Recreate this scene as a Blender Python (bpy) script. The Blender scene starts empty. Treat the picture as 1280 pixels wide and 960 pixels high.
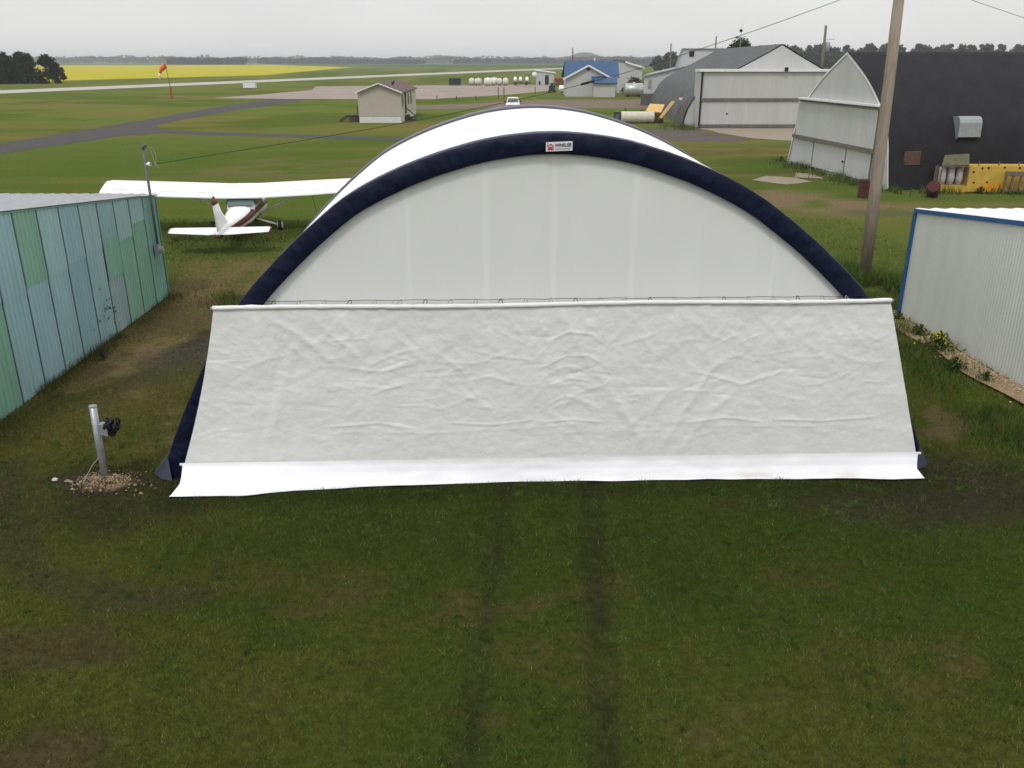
import bpy, math, random
import numpy as np
from mathutils import Vector, Matrix, noise as mn
random.seed(7); RNG = np.random.default_rng(7)
R = math.radians
SC = bpy.context.scene
COL = SC.collection
ORG = {}

# ------------------------------------------------------------------ helpers
class MB:
    """collects geometry in world coordinates"""
    def __init__(s): s.v=[]; s.f=[]; s.m=[]; s.c=[]; s.T=None; s.col=None
    def add(s, vs, fs, mi=0):
        o=len(s.v)
        for p in vs:
            p=Vector(p)
            s.v.append(s.T@p if s.T else p); s.c.append(s.col)
        for f in fs: s.f.append([i+o for i in f]); s.m.append(mi)
    def box(s, x0,x1,y0,y1,z0,z1, mi=0):
        s.add([(x0,y0,z0),(x1,y0,z0),(x1,y1,z0),(x0,y1,z0),(x0,y0,z1),(x1,y0,z1),(x1,y1,z1),(x0,y1,z1)],
              [(0,3,2,1),(4,5,6,7),(0,1,5,4),(1,2,6,5),(2,3,7,6),(3,0,4,7)],mi)
    def bar(s, a,b,w,h=None, mi=0):
        a=Vector(a);b=Vector(b);d=(b-a).normalized();h=h or w
        up=Vector((0,0,1)) if abs(d.z)<.95 else Vector((0,1,0))
        x=d.cross(up).normalized()*w/2;y=x.normalized().cross(d)*h/2
        vs=[a-x-y,a+x-y,a+x+y,a-x+y,b-x-y,b+x-y,b+x+y,b-x+y]
        s.add(vs,[(0,1,2,3),(7,6,5,4),(0,4,5,1),(1,5,6,2),(2,6,7,3),(3,7,4,0)],mi)
    def tube(s, pts, r, n=8, mi=0, cap=True):
        pts=[Vector(p) for p in pts]; rs=r if isinstance(r,(list,tuple)) else [r]*len(pts)
        vs=[];fs=[]
        for i,p in enumerate(pts):
            d=(pts[min(i+1,len(pts)-1)]-pts[max(i-1,0)]).normalized()
            up=Vector((0,0,1)) if abs(d.z)<.9 else Vector((0,1,0))
            x=d.cross(up).normalized();y=x.cross(d)
            for k in range(n):
                a=2*math.pi*k/n; vs.append(p+(x*math.cos(a)+y*math.sin(a))*rs[i])
        for i in range(len(pts)-1):
            for k in range(n):
                fs.append((i*n+k,i*n+(k+1)%n,(i+1)*n+(k+1)%n,(i+1)*n+k))
        if cap:
            fs.append(tuple(range(n))[::-1]); fs.append(tuple(range((len(pts)-1)*n,len(pts)*n)))
        s.add(vs,fs,mi)
    def rings(s, rings, closed=True, cap=True, mi=0):
        n=len(rings[0]); vs=[p for r in rings for p in r]; fs=[]
        for i in range(len(rings)-1):
            for k in range(n if closed else n-1):
                fs.append((i*n+k,i*n+(k+1)%n,(i+1)*n+(k+1)%n,(i+1)*n+k))
        if cap and closed:
            fs.append(tuple(range(n))[::-1]); fs.append(tuple(range((len(rings)-1)*n,len(rings)*n)))
        s.add(vs,fs,mi)
    def prism(s, poly, ext, mi=0):
        n=len(poly);poly=[Vector(p) for p in poly];e=Vector(ext)
        s.add(poly+[p+e for p in poly],[tuple(range(n))[::-1],tuple(range(n,2*n))]+[(i,(i+1)%n,n+(i+1)%n,n+i) for i in range(n)],mi)
    def grid(s, P, mi=0):
        h=len(P);w=len(P[0])
        s.add([p for r in P for p in r],[(j*w+i,j*w+i+1,(j+1)*w+i+1,(j+1)*w+i) for j in range(h-1) for i in range(w-1)],mi)

def build(name, mb, mats, parent=None, smooth=False, recalc=False):
    me=bpy.data.meshes.new(name)
    o=ORG[parent.name] if parent else Vector((0,0,0))
    me.from_pydata([tuple(p-o) for p in mb.v],[],mb.f)
    for m in (mats if isinstance(mats,(list,tuple)) else [mats]): me.materials.append(m)
    me.polygons.foreach_set('material_index',mb.m)
    if any(c is not None for c in mb.c):
        a=me.color_attributes.new('tint','FLOAT_COLOR','POINT')
        a.data.foreach_set('color',[x for c in mb.c for x in ((*c,1) if c is not None else (1,1,1,1))])
    if smooth: me.polygons.foreach_set('use_smooth',[True]*len(me.polygons))
    if recalc:
        import bmesh
        bm=bmesh.new();bm.from_mesh(me);bmesh.ops.recalc_face_normals(bm,faces=bm.faces);bm.to_mesh(me);bm.free()
    me.update()
    ob=bpy.data.objects.new(name,me);COL.objects.link(ob)
    if parent: ob.parent=parent
    ORG[ob.name]=o.copy()
    return ob

def thing(name,label,cat,loc,group=None):
    e=bpy.data.objects.new(name,None);COL.objects.link(e);e.location=loc
    e.empty_display_size=.3
    ORG[e.name]=Vector(loc); e['label']=label; e['category']=cat
    if group: e['group']=group
    return e
def tag(o,label,cat,group=None,kind=None):
    o['label']=label;o['category']=cat
    if group:o['group']=group
    if kind:o['kind']=kind
    return o
def struct(name,mb,m,label=None,smooth=False):
    o=build(name,mb,m,smooth=smooth);o['kind']='structure';o['label']=label or name.replace('_',' ');return o
def recenter(o):
    """origin of a single-mesh thing to its base"""
    me=o.data;n=len(me.vertices);co=np.empty(n*3);me.vertices.foreach_get('co',co);co=co.reshape(-1,3)
    c=np.array([(co[:,0].min()+co[:,0].max())/2,(co[:,1].min()+co[:,1].max())/2,co[:,2].min()])
    me.vertices.foreach_set('co',(co-c).ravel());me.update();o.location=c
    return o
def copy_tree(o,loc,label=None,rz=None,sc=None):
    r=o.copy();COL.objects.link(r);r.location=loc
    if rz is not None:r.rotation_euler=(0,0,rz)
    if sc is not None:r.scale=sc if not isinstance(sc,float) else (sc,sc,sc)
    if label:r['label']=label
    for ch in list(o.children):
        c=ch.copy();COL.objects.link(c);c.parent=r
        for g in list(ch.children):
            d=g.copy();COL.objects.link(d);d.parent=c
    return r

def vn(x,y,seed=0):
    xi=np.floor(x).astype(np.int64);yi=np.floor(y).astype(np.int64);xf=x-xi;yf=y-yi
    def h(a,b):
        n=(a*374761393+b*668265263+seed*1442695)&0x7fffffff
        n=((n^(n>>13))*1274126177)&0x7fffffff
        return ((n^(n>>16))&0xffff)/65535.
    u=xf*xf*(3-2*xf);v=yf*yf*(3-2*yf)
    return (h(xi,yi)*(1-u)+h(xi+1,yi)*u)*(1-v)+(h(xi,yi+1)*(1-u)+h(xi+1,yi+1)*u)*v
def fbm(x,y,o=4,seed=0):
    t=0;a=.5;s=0
    for i in range(o):
        t=t+a*vn(x*2**i,y*2**i,seed+i*17);s+=a;a*=.5
    return t/s
def sst(a,b,x):
    t=np.clip((x-a)/(b-a),0,1);return t*t*(3-2*t)

# ------------------------------------------------------------------ materials
def mat(name,col,rough=.8,nscale=0,namt=.15,bump=0,bscale=None,metal=0,tint=False,spec=.3,stretch=None,col2=None,detail=5):
    m=bpy.data.materials.new(name);m.use_nodes=True;nt=m.node_tree;N=nt.nodes;L=nt.links
    b=N['Principled BSDF'];b.inputs['Roughness'].default_value=rough;b.inputs['Metallic'].default_value=metal
    b.inputs['Specular IOR Level'].default_value=spec
    tc=N.new('ShaderNodeTexCoord');mp=N.new('ShaderNodeMapping');L.new(tc.outputs['Object'],mp.inputs[0])
    if stretch:mp.inputs['Scale'].default_value=stretch
    src=None
    if tint:
        a=N.new('ShaderNodeAttribute');a.attribute_name='tint';src=a.outputs['Color']
    if nscale:
        n=N.new('ShaderNodeTexNoise');n.inputs['Scale'].default_value=nscale;n.inputs['Detail'].default_value=detail;n.inputs['Roughness'].default_value=.6
        L.new(mp.outputs[0],n.inputs['Vector'])
        if col2 and not tint:
            r=N.new('ShaderNodeValToRGB');r.color_ramp.elements[0].position=.38;r.color_ramp.elements[1].position=.62
            r.color_ramp.elements[0].color=(*col,1);r.color_ramp.elements[1].color=(*col2,1)
            L.new(n.outputs['Fac'],r.inputs[0]);src=r.outputs[0]
        else:
            mr=N.new('ShaderNodeMapRange');mr.inputs[1].default_value=.25;mr.inputs[2].default_value=.75
            mr.inputs[3].default_value=1-namt;mr.inputs[4].default_value=1+namt;L.new(n.outputs['Fac'],mr.inputs[0])
            mx=N.new('ShaderNodeMix');mx.data_type='RGBA';mx.blend_type='MULTIPLY';mx.inputs[0].default_value=1
            if src:L.new(src,mx.inputs[6])
            else:mx.inputs[6].default_value=(*col,1)
            L.new(mr.outputs[0],mx.inputs[7]);src=mx.outputs[2]
    if src:L.new(src,b.inputs['Base Color'])
    else:b.inputs['Base Color'].default_value=(*col,1)
    if bump:
        n2=N.new('ShaderNodeTexNoise');n2.inputs['Scale'].default_value=bscale or nscale or 10;n2.inputs['Detail'].default_value=4
        L.new(mp.outputs[0],n2.inputs['Vector'])
        bp=N.new('ShaderNodeBump');bp.inputs['Strength'].default_value=1;bp.inputs['Distance'].default_value=bump
        L.new(n2.outputs['Fac'],bp.inputs['Height']);L.new(bp.outputs[0],b.inputs['Normal'])
    return m
M={}
M['ground']=mat('ground_turf',(1,1,1),1,9,.40,.05,14,tint=True,spec=0,detail=8)
M['blade']=mat('grass_blade',(1,1,1),.9,1.6,.25,tint=True,spec=.05)
M['leaf']=mat('leaf',(1,1,1),.9,.6,.3,tint=True,spec=.05)
M['roofcover']=mat('white_roof_fabric',(.86,.86,.89),.45,.6,.03,.01,3)
M['curtain']=mat('curtain_fabric',(.735,.742,.728),.5,2.2,.045,.012,9,detail=7)
M['skirt']=mat('skirt_fabric',(1,1,1),.5,1.5,.04,.006,8,tint=True)
M['dirtmark']=mat('mud_mark',(.33,.29,.22),.9,8,.3)
M['endwall']=mat('end_wall_fabric',(1,1,1),.55,1.6,.03,.003,6,stretch=(1,1,.35),tint=True)
M['seam']=mat('end_wall_seam',(.725,.74,.72),.55,1.6,.03)
M['navy']=mat('navy_fabric',(.005,.0075,.026),.5,6,.5,.03,5,spec=.16)
for k_ in ('navy',):
    b_=M[k_].node_tree.nodes['Principled BSDF'];b_.inputs['Sheen Weight'].default_value=.22;b_.inputs['Sheen Roughness'].default_value=.35;b_.inputs['Sheen Tint'].default_value=(.5,.55,.75,1)
M['navyfoot_skylit']=mat('navy_foot_skylit',(.05,.055,.085),.4,6,.3,.006,9,spec=.5)  # paler navy for the feet; on the rear trim it paints in skylight
M['whitepaint']=mat('white_paint',(.8,.8,.8),.35,3,.04)
M['planewhite']=mat('aircraft_white',(.84,.84,.84),.3,5,.03)
M['maroon']=mat('maroon_paint',(.12,.02,.018),.4,30,.3)
M['glass']=mat('dark_glass',(.075,.11,.115),.12,2,.2,spec=.7)
M['black']=mat('black_rubber',(.012,.012,.013),.6,20,.2,.003,60)
M['steel']=mat('galvanised_steel',(.36,.38,.40),.42,14,.2,.002,50,metal=.5)
M['rope']=mat('white_rope',(.7,.69,.65),.8,40,.2)
M['teal']=mat('teal_sheet_metal',(1,1,1),.5,2.4,.12,tint=True,stretch=(1,1,.3))
M['galvroof']=mat('galvanised_roof',(.31,.32,.34),.5,3,.18,.004,20)
M['tealtrim']=mat('teal_trim',(.13,.27,.20),.5,5,.1)
M['mast']=mat('grey_conduit',(.10,.115,.12),.5,9,.2)
M['shedwhite']=mat('white_sheet_metal',(.53,.555,.505),.5,1.8,.06,stretch=(1,1,.2))
M['shedroof']=mat('white_shed_roof',(.8,.81,.82),.45,3,.06)
M['bluetrim']=mat('blue_trim',(.018,.085,.21),.45,6,.2)
M['gravel']=mat('gravel',(.30,.22,.13),.95,26,.45,.03,30)
M['pebble']=mat('pebble',(1,1,1),.9,30,.2,tint=True)
M['wood']=mat('weathered_pole_wood',(.27,.222,.17),.9,7,.35,.01,18,stretch=(3,3,.25))
M['greypole']=mat('grey_pole_wood',(.15,.13,.11),.9,5,.3)
M['blackroof']=mat('black_tar_roof',(.0125,.012,.0145),.8,1.3,.45,.01,12,detail=9,spec=.25,stretch=(1,1,.6))
M['gable']=mat('pale_gable_metal',(.47,.475,.47),.55,1.2,.08,stretch=(1,1,.2))
M['dirtytrim']=mat('weathered_timber',(.15,.135,.12),.85,3,.4)
M['whitetrim']=mat('white_trim',(.72,.72,.72),.5,4,.1)
M['darkgap']=mat('dark_gap',(.02,.02,.021),.8,5,.2)
M['greyroof']=mat('grey_shingle_roof',(.095,.097,.10),.85,.7,.3,.02,9,detail=9)
M['vent']=mat('vent_metal',(.30,.32,.33),.45,5,.12,metal=.3)
M['rustpatch']=mat('brown_board',(.10,.06,.045),.9,6,.35)
M['rust']=mat('rusty_steel',(.07,.022,.020),.8,6,.4,.004,20)
M['yellow']=mat('yellow_paint',(.50,.33,.055),.55,2.2,.2,.003,18)
M['orange']=mat('bright_orange',(.66,.30,.02),.6,3,.2)
M['sack']=mat('white_roll',(.42,.39,.40),.85,12,.4,.03,10)
M['plank']=mat('old_plank',(.10,.095,.055),.9,5,.4)
M['rackwood']=mat('grey_rack_wood',(.15,.115,.09),.9,7,.4)
M['freshwood']=mat('fresh_wood',(.62,.42,.16),.7,6,.25)
M['beige']=mat('beige_siding',(.40,.37,.315),.7,2,.05)
M['cream']=mat('cream_siding',(.54,.50,.42),.7,2,.05)
M['skirting']=mat('white_skirting',(.60,.60,.585),.6,3,.08)
M['brownroof']=mat('brown_shingles',(.13,.082,.075),.9,3,.3,.01,12)
M['darkwood']=mat('dark_stair_wood',(.07,.052,.042),.9,5,.3)
M['blueroof']=mat('blue_metal_roof',(.03,.08,.17),.5,1.2,.15)
M['housewall']=mat('house_siding',(.44,.445,.44),.7,1.5,.06)
M['tank']=mat('white_poly_tank',(.66,.64,.58),.5,2,.12)
M['creamtank']=mat('cream_tank',(.56,.53,.44),.5,2,.12)
M['silver']=mat('silver_tank',(.42,.42,.42),.35,2,.2,metal=.5)
M['greentank']=mat('dark_green_paint',(.015,.04,.03),.5,4,.3)
M['brush']=mat('brush_pile_wood',(.07,.052,.038),.95,2,.5)
M['rustorange']=mat('rust_orange',(.30,.11,.05),.8,3,.4)
M['asphalt']=mat('asphalt',(.05,.0465,.044),.9,.9,.22,.01,20,detail=9)
M['runway']=mat('runway_concrete',(.40,.385,.345),.9,.25,.12,detail=8)
M['apron']=mat('apron_concrete',(.27,.222,.19),.9,.12,.22,detail=10)
M['dirt']=mat('dirt_road',(.15,.115,.08),1,.5,.3,.02,9,detail=9)
M['mudroad']=mat('dark_mud_road',(.085,.07,.056),1,.6,.3,.02,9,detail=9)
M['pad']=mat('concrete_pad',(.27,.225,.17),.95,2,.25,.01,20)
M['canola']=mat('canola_bloom',(.40,.36,.03),1,.05,.16,spec=0,detail=9)
M['crop']=mat('green_crop',(.055,.10,.035),1,.01,.2,spec=0,detail=9)
M['windorange']=mat('windsock_orange',(.75,.16,.05),.7,5,.1)
M['windwhite']=mat('windsock_pale',(.75,.66,.55),.7,5,.1)
M['polered']=mat('red_pole',(.33,.06,.03),.6,6,.2)
M['cable']=mat('black_cable',(.02,.02,.02),.7,20,.2)
M['trunk']=mat('bark',(.06,.05,.04),.95,5,.3)
M['red']=mat('emblem_red',(.45,.03,.03),.5,90,.2)
M['ink']=mat('sign_ink',(.02,.02,.025),.5,90,.2)
M['inkgrey']=mat('sign_grey',(.4,.42,.45),.5,90,.1)
M['signwhite']=mat('sign_white',(.72,.71,.72),.4,60,.06)
M['farleaf']=mat('far_leaf',(.03,.042,.026),1,.01,.3,spec=0)
M['yflower']=mat('yellow_flower',(.62,.55,.08),.8,30,.2)

# ------------------------------------------------------------------ camera, light, sky
CAMZ=6.2
cam=bpy.data.cameras.new('camera');co=bpy.data.objects.new('camera',cam);COL.objects.link(co);SC.camera=co
co.location=(0,0,CAMZ);co.rotation_euler=(R(90-20.7),0,0)
cam.sensor_fit='HORIZONTAL';cam.sensor_width=36;cam.lens=1070/1280*36;cam.clip_end=30000;cam.clip_start=.1
W=bpy.data.worlds.new('World');SC.world=W;W.use_nodes=True
nt=W.node_tree;N=nt.nodes;L=nt.links;bg=N['Background'];out=N['World Output']
SUN_EL,SUN_AZ=R(56),R(196)
sky=N.new('ShaderNodeTexSky');sky.sky_type='NISHITA';sky.sun_disc=False;sky.sun_elevation=SUN_EL;sky.sun_rotation=SUN_AZ
bg.inputs['Strength'].default_value=.07;L.new(sky.outputs[0],bg.inputs[0])
tc=N.new('ShaderNodeTexCoord');sep=N.new('ShaderNodeSeparateXYZ');L.new(tc.outputs['Generated'],sep.inputs[0])
ramp=N.new('ShaderNodeValToRGB');e=ramp.color_ramp.elements
e[0].position=0;e[0].color=(.72,.72,.715,1);e[1].position=1;e[1].color=(1.05,1.05,1.07,1)
for p,c in ((.012,(.735,.732,.725)),(.06,(.755,.755,.745)),(.16,(.86,.86,.85)),(.35,(1,1,.995))):
    k=ramp.color_ramp.elements.new(p);k.color=(*c,1)
L.new(sep.outputs['Z'],ramp.inputs[0])
mp=N.new('ShaderNodeMapping');mp.inputs['Scale'].default_value=(2,2,9);L.new(tc.outputs['Generated'],mp.inputs[0])
cn=N.new('ShaderNodeTexNoise');cn.inputs['Scale'].default_value=2.2;cn.inputs['Detail'].default_value=6;L.new(mp.outputs[0],cn.inputs['Vector'])
mr=N.new('ShaderNodeMapRange');mr.inputs[1].default_value=.3;mr.inputs[2].default_value=.7;mr.inputs[3].default_value=.95;mr.inputs[4].default_value=1.05;L.new(cn.outputs['Fac'],mr.inputs[0])
mx=N.new('ShaderNodeMix');mx.data_type='RGBA';mx.blend_type='MULTIPLY';mx.inputs[0].default_value=1
L.new(ramp.outputs[0],mx.inputs[6]);L.new(mr.outputs[0],mx.inputs[7])
bg2=N.new('ShaderNodeBackground');bg2.inputs['Strength'].default_value=1.13;L.new(mx.outputs[2],bg2.inputs[0])
ms=N.new('ShaderNodeMixShader');ms.inputs[0].default_value=.9;L.new(bg.outputs[0],ms.inputs[1]);L.new(bg2.outputs[0],ms.inputs[2]);L.new(ms.outputs[0],out.inputs['Surface'])
sl=bpy.data.lights.new('sun','SUN');sl.energy=1.35;sl.angle=R(12);sl.color=(1,.97,.92);so=bpy.data.objects.new('sun',sl);COL.objects.link(so)
# sky sun_rotation is measured clockwise from +Y
d=Vector((math.sin(SUN_AZ)*math.cos(SUN_EL),math.cos(SUN_AZ)*math.cos(SUN_EL),math.sin(SUN_EL)))
so.rotation_euler=d.to_track_quat('Z','Y').to_euler();so.location=(0,0,60)
SC.view_settings.view_transform='Standard';SC.view_settings.look='None';SC.view_settings.gamma=1;SC.view_settings.use_curve_mapping=False
SC.view_settings.exposure=0
SC.cycles.max_bounces=5;SC.cycles.diffuse_bounces=3;SC.cycles.volume_bounces=0;SC.cycles.transparent_max_bounces=6

# ------------------------------------------------------------------ ground
def seg(x,y,pts):
    d=np.full(x.shape,1e9)
    for (ax,ay),(bx,by) in zip(pts[:-1],pts[1:]):
        vx,vy=bx-ax,by-ay;t=np.clip(((x-ax)*vx+(y-ay)*vy)/(vx*vx+vy*vy),0,1)
        d=np.minimum(d,np.hypot(x-ax-t*vx,y-ay-t*vy))
    return d
def inpoly(x,y,poly,soft):
    ins=np.zeros(x.shape,bool);n=len(poly)
    for i in range(n):
        (ax,ay),(bx,by)=poly[i],poly[(i+1)%n]
        if ay==by:continue
        c=((ay>y)!=(by>y))&(x<(bx-ax)*(y-ay)/(by-ay)+ax);ins^=c
    d=seg(x,y,poly+[poly[0]])
    return np.where(ins,sst(-soft,soft,d),sst(-soft,soft,-d))
RUT1=[(-.02,14),(-.1,11.8),(-.21,9.8),(-.34,8.1),(-.42,6.2),(-.5,2)]
RUT2=[(1.28,14),(1.21,11.8),(1.1,9.8),(1.01,8.1),(.88,6.2),(.8,2)]
MUD=[(-7.3,19.9),(-7.5,17.9),(-8.05,16.3),(-8.8,15.0),(-8.9,13.4)]
ARC=[(-8.2,12.6),(-7.5,11.2),(-6.85,10.2),(-6.17,9.4),(-5.0,8.95),(-3.9,9.0)]
def paint(x,y):
    """turf colour (linear albedo) and height of the ground"""
    n1=fbm(x*.35+5,y*.35,4,1);n2=fbm(x*1.6,y*1.6,4,2);n3=fbm(x*.06,y*.06,4,3);n4=fbm(x*5,y*5,3,4);ns=fbm(x*.05+9,y*.9,3,8)
    C=np.stack([np.full(x.shape,v) for v in (.048,.062,.015)],-1)
    def mixc(c,w):
        nonlocal C;w=np.clip(w,0,1)[...,None];C=C*(1-w)+np.array(c)*w
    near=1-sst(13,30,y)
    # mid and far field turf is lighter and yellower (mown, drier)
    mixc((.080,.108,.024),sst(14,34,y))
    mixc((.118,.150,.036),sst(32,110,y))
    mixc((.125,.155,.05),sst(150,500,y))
    mixc((.066,.070,.020),sst(.42,.70,n1*.7+n4*.3)*.8*near)
    mixc((.036,.056,.013),sst(.45,.66,n2*.7+n4*.3)*.7*near)
    mixc((.088,.066,.03),sst(.55,.75,fbm(x*.8+3,y*1.5,4,12)*.75+n4*.25)*.6*near)
    far=sst(22,50,y)
    mixc((.165,.135,.045),sst(.44,.64,n3*.45+ns*.35+n1*.2)*.8*far)
    mixc((.075,.11,.02),sst(.46,.62,fbm(x*.08+40,y*.12,4,9)*.8+n1*.2)*.8*far)
    # mown lines
    mixc((.07,.09,.018),(.5+.5*np.sin(y*1.1+n3*9+x*.08))*.18*sst(18,30,y)*(1-sst(90,160,y)))
    mixc((.038,.050,.012),sst(8.2,10.2,y)*.6*(1-sst(12,14,y))*sst(-8,-5,x)*(1-sst(5,8,x)))
    mixc((.074,.076,.022),(1-sst(6.3,8.8,y))*.6*sst(.25,.6,n1*.6+n2*.4))
    # straw and trampled earth beside the teal shed
    s=inpoly(x,y,[(-9.6,25),(-6.6,23),(-6.2,18.5),(-7.2,15.5),(-8.3,13.4),(-9.6,12.4)],.9)
    mixc((.165,.120,.060),s*sst(.05,.4,n2*.6+n1*.4)*.95)
    mixc((.085,.062,.042),s*sst(.40,.55,fbm(x*1.1,y*1.1,4,21)*.7+n4*.3)*.92)
    mixc((.045,.035,.028),(1-sst(.15,.6,seg(x,y,MUD)+.6*(n2-.5)+.3*(n4-.5)))*.95)
    mixc((.066,.058,.05),(1-sst(.6,1.35,np.hypot((x+7.25)*1.3,(y-17.8)*.6)+.8*(n2-.5)))*.9)
    mixc((.13,.10,.045),inpoly(x,y,[(-10.6,28),(-5.6,28.5),(-5.2,22),(-8.2,20.6)],1.2)*sst(.28,.52,n2*.7+n4*.3)*.9)
    mixc((.125,.10,.05),inpoly(x,y,[(-8,15.5),(-5.4,14.8),(-5.4,12.6),(-6.4,12.9)],.5)*sst(.5,.66,n2)*.8)
    mixc((.10,.080,.034),inpoly(x,y,[(-9.8,16.5),(-5.4,16),(-5.2,11.2),(-9.8,10.6)],.8)*(.35+.65*sst(.38,.6,n2*.6+n4*.4))*.7)
    # left foreground: yellower, brown loops of old tyre tracks
    mixc((.076,.078,.020),(1-sst(-7,-2.5,x))*sst(.38,.62,n1*.7+n4*.3)*.7*near)
    mixc((.045,.040,.026),(1-sst(.12,.42,seg(x,y,ARC)+.35*(n2-.5)))*.65)
    mixc((.050,.036,.022),(1-sst(.5,1.2,np.hypot((x+5.0)*.7,(y-6.3)*1.9)+1.0*(n2-.5)+.8*(n4-.5)))*.7)
    mixc((.055,.042,.026),(1-sst(.5,1.2,np.hypot((x+5.4)*.8,(y-8.0)*2.4)+1.0*(n2-.5)+.9*(n4-.5)))*.6)
    # wet dark soil at the hangar's front corners
    mixc((.036,.031,.023),(1-sst(.5,1.9,np.hypot((x-6.9)*.75,(y-11.9))+1.0*(n2-.5)))*.85)
    mixc((.040,.036,.024),(1-sst(.3,1.1,np.hypot((x-5.0)*.5,(y-11.3)*1.2)+1.1*(n2-.5)))*.7)
    mixc((.028,.026,.017),(1-sst(.6,1.6,np.hypot((x+6.0)*.75,(y-11.6))+.9*(n2-.5)))*.7)
    mixc((.028,.034,.012),(1-sst(.25,.7,seg(x,y,[(-5,11.6),(0,12.0),(6.4,12.1)])))*.7)  # shade along the foot of the curtain skirt, painted into the turf
    mixc((.085,.06,.034),(1-sst(.2,.5,np.hypot((x-7.9),(y-14.4)*.5)+.7*(n2-.5)))*.7)
    for bx,by,br in ((3.35,7.9,.17),(4.2,7.3,.25),(2.3,6.9,.3),(-2.6,7.2,.3),(1.9,6.6,.35),(-.1,6.8,.3)):
        mixc((.095,.070,.038),(1-sst(.2,1,np.hypot(x-bx,(y-by)*1.4)/br+1.2*(n4-.5)))*.3)
    mixc((.04,.033,.026),(1-sst(.5,1.1,np.hypot((x+6.55)*1.25,(y-12.0)*2.4)+.7*(n2-.5)+.4*(n4-.5)))*.85)
    mixc((.25,.185,.115),(1-sst(.6,1.0,np.hypot((x+6.35)*2.3,(y-12.0)*4.2)+.9*(n4-.5)))*.9)
    # tyre ruts
    r1=1-sst(.05,.25,seg(x,y,RUT1)+.12*(n2-.5)+.16*(n4-.5));r2=1-sst(.06,.26,seg(x,y,RUT2)+.12*(n2-.5)+.16*(n4-.5))
    brk=sst(.25,.5,fbm(x*.3,y*.9,3,31))
    mixc((.028,.027,.018),np.clip(r1*.58*(.6+.4*brk)+r2*.72*(.65+.35*brk),0,1)*(.6+.4*sst(.35,.6,n4)))
    mixc((.092,.080,.030),inpoly(x,y,[(7,47),(20,47),(21,68),(8,68)],4)*sst(.35,.6,fbm(x*.25,y*.5,4,45))*.8)
    mixc((.06,.10,.02),inpoly(x,y,[(14,51),(18,52),(18,60),(13,58)],1.5)*.6)
    # worn track on the right behind the hangar, muddy spots by the hangars
    mixc((.165,.12,.07),inpoly(x,y,[(7,40.5),(12,37.6),(17,35.6),(24,35.5),(24,38.6),(18,39.8),(15.5,43),(12.5,46.2),(9,47)],1.6)*sst(.34,.56,fbm(x*.5,y*.5,4,41))*.95)
    mixc((.10,.085,.06),(1-sst(.2,.8,seg(x,y,[(14.6,37.6),(18,37.2),(24,36.6)])+.6*(n2-.5)))*.7)
    mixc((.15,.115,.06),inpoly(x,y,[(-18,50),(-3,50),(-3,58),(-18,60)],3)*sst(.45,.65,fbm(x*.4,y*.5,4,43))*.7)
    mixc((.05,.062,.014),inpoly(x,y,[(-14.5,31.5),(-7,31.5),(-7,35),(-14.5,35)],1.2)*.75)  # shade under the parked aircraft's wing, painted into the turf colour
    mixc((.045,.058,.012),inpoly(x,y,[(-12.3,29.4),(-8.3,29.4),(-8.3,31),(-12.3,31)],.5)*.6)  # cast shadow of the tailplane, painted as darker green
    mixc((.09,.11,.02),(1-sst(.2,.8,seg(x,y,[(9.7,24),(9.5,18),(9.0,13)])+.6*(n2-.5)))*.5)
    h=(fbm(x*.5,y*.5,4,51)-.5)*.10*(1-sst(18,30,y))+(n4-.5)*.02*near-.035*(r1*brk+r2)
    w_=np.clip((C[...,1]-C[...,0]*.85)/.012,0,1)[...,None];w_=w_*(1-sst(15,26,y))[...,None];C=C*(1+w_*(np.array((1.0,1.05,.80))-1))
    return C,h
def axis(segs):
    a=[segs[0][0]]
    for s0,s1,st in segs:
        n=max(1,int(round((s1-s0)/st)));a+=list(np.linspace(s0,s1,n+1)[1:])
    return a
def grow(a,lim,k=1.22):
    st=a[-1]-a[-2]
    while a[-1]<lim: st*=k;a.append(min(a[-1]+st,lim))
    return a
xa=axis([(-80,-26,1.0),(-26,-12,.35),(-12,12,.13),(12,26,.35),(26,80,1.0)])
xa=[-v for v in grow([-v for v in xa[::-1]],6400)][::-1];xa=grow(xa,6400)
ya=axis([(-20,3,2),(3,16,.13),(16,32,.22),(32,62,.4),(62,180,1.0)])
ya=[-v for v in grow([-v for v in ya[::-1]],6400)][::-1];ya=grow(ya,6400)
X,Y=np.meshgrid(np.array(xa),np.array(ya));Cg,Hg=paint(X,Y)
mask=(np.abs(X)<26)&(Y<32)&(Y>-5);Hg=np.where(mask,Hg,0)
w,h=len(xa),len(ya)
def npmesh(name,verts,quads,mt,cols=None,k=4):
    me=bpy.data.meshes.new(name);nv=len(verts);nf=len(quads)
    me.vertices.add(nv);me.vertices.foreach_set('co',np.ascontiguousarray(verts,dtype=np.float32).ravel())
    me.loops.add(nf*k);me.loops.foreach_set('vertex_index',np.ascontiguousarray(quads,dtype=np.int32).ravel())
    me.polygons.add(nf);me.polygons.foreach_set('loop_start',np.arange(nf,dtype=np.int32)*k)
    me.materials.append(mt)
    if cols is not None:
        a=me.color_attributes.new('tint','FLOAT_COLOR','POINT')
        a.data.foreach_set('color',np.concatenate([cols,np.ones((nv,1))],1).astype(np.float32).ravel())
    me.update(calc_edges=True);me.validate()
    o=bpy.data.objects.new(name,me);COL.objects.link(o);ORG[o.name]=Vector((0,0,0));return o
idx=np.arange(w*h).reshape(h,w)
q=np.stack([idx[:-1,:-1],idx[:-1,1:],idx[1:,1:],idx[1:,:-1]],-1).reshape(-1,4)
UL=(np.abs(X)<14)&(Y<24)
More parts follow.
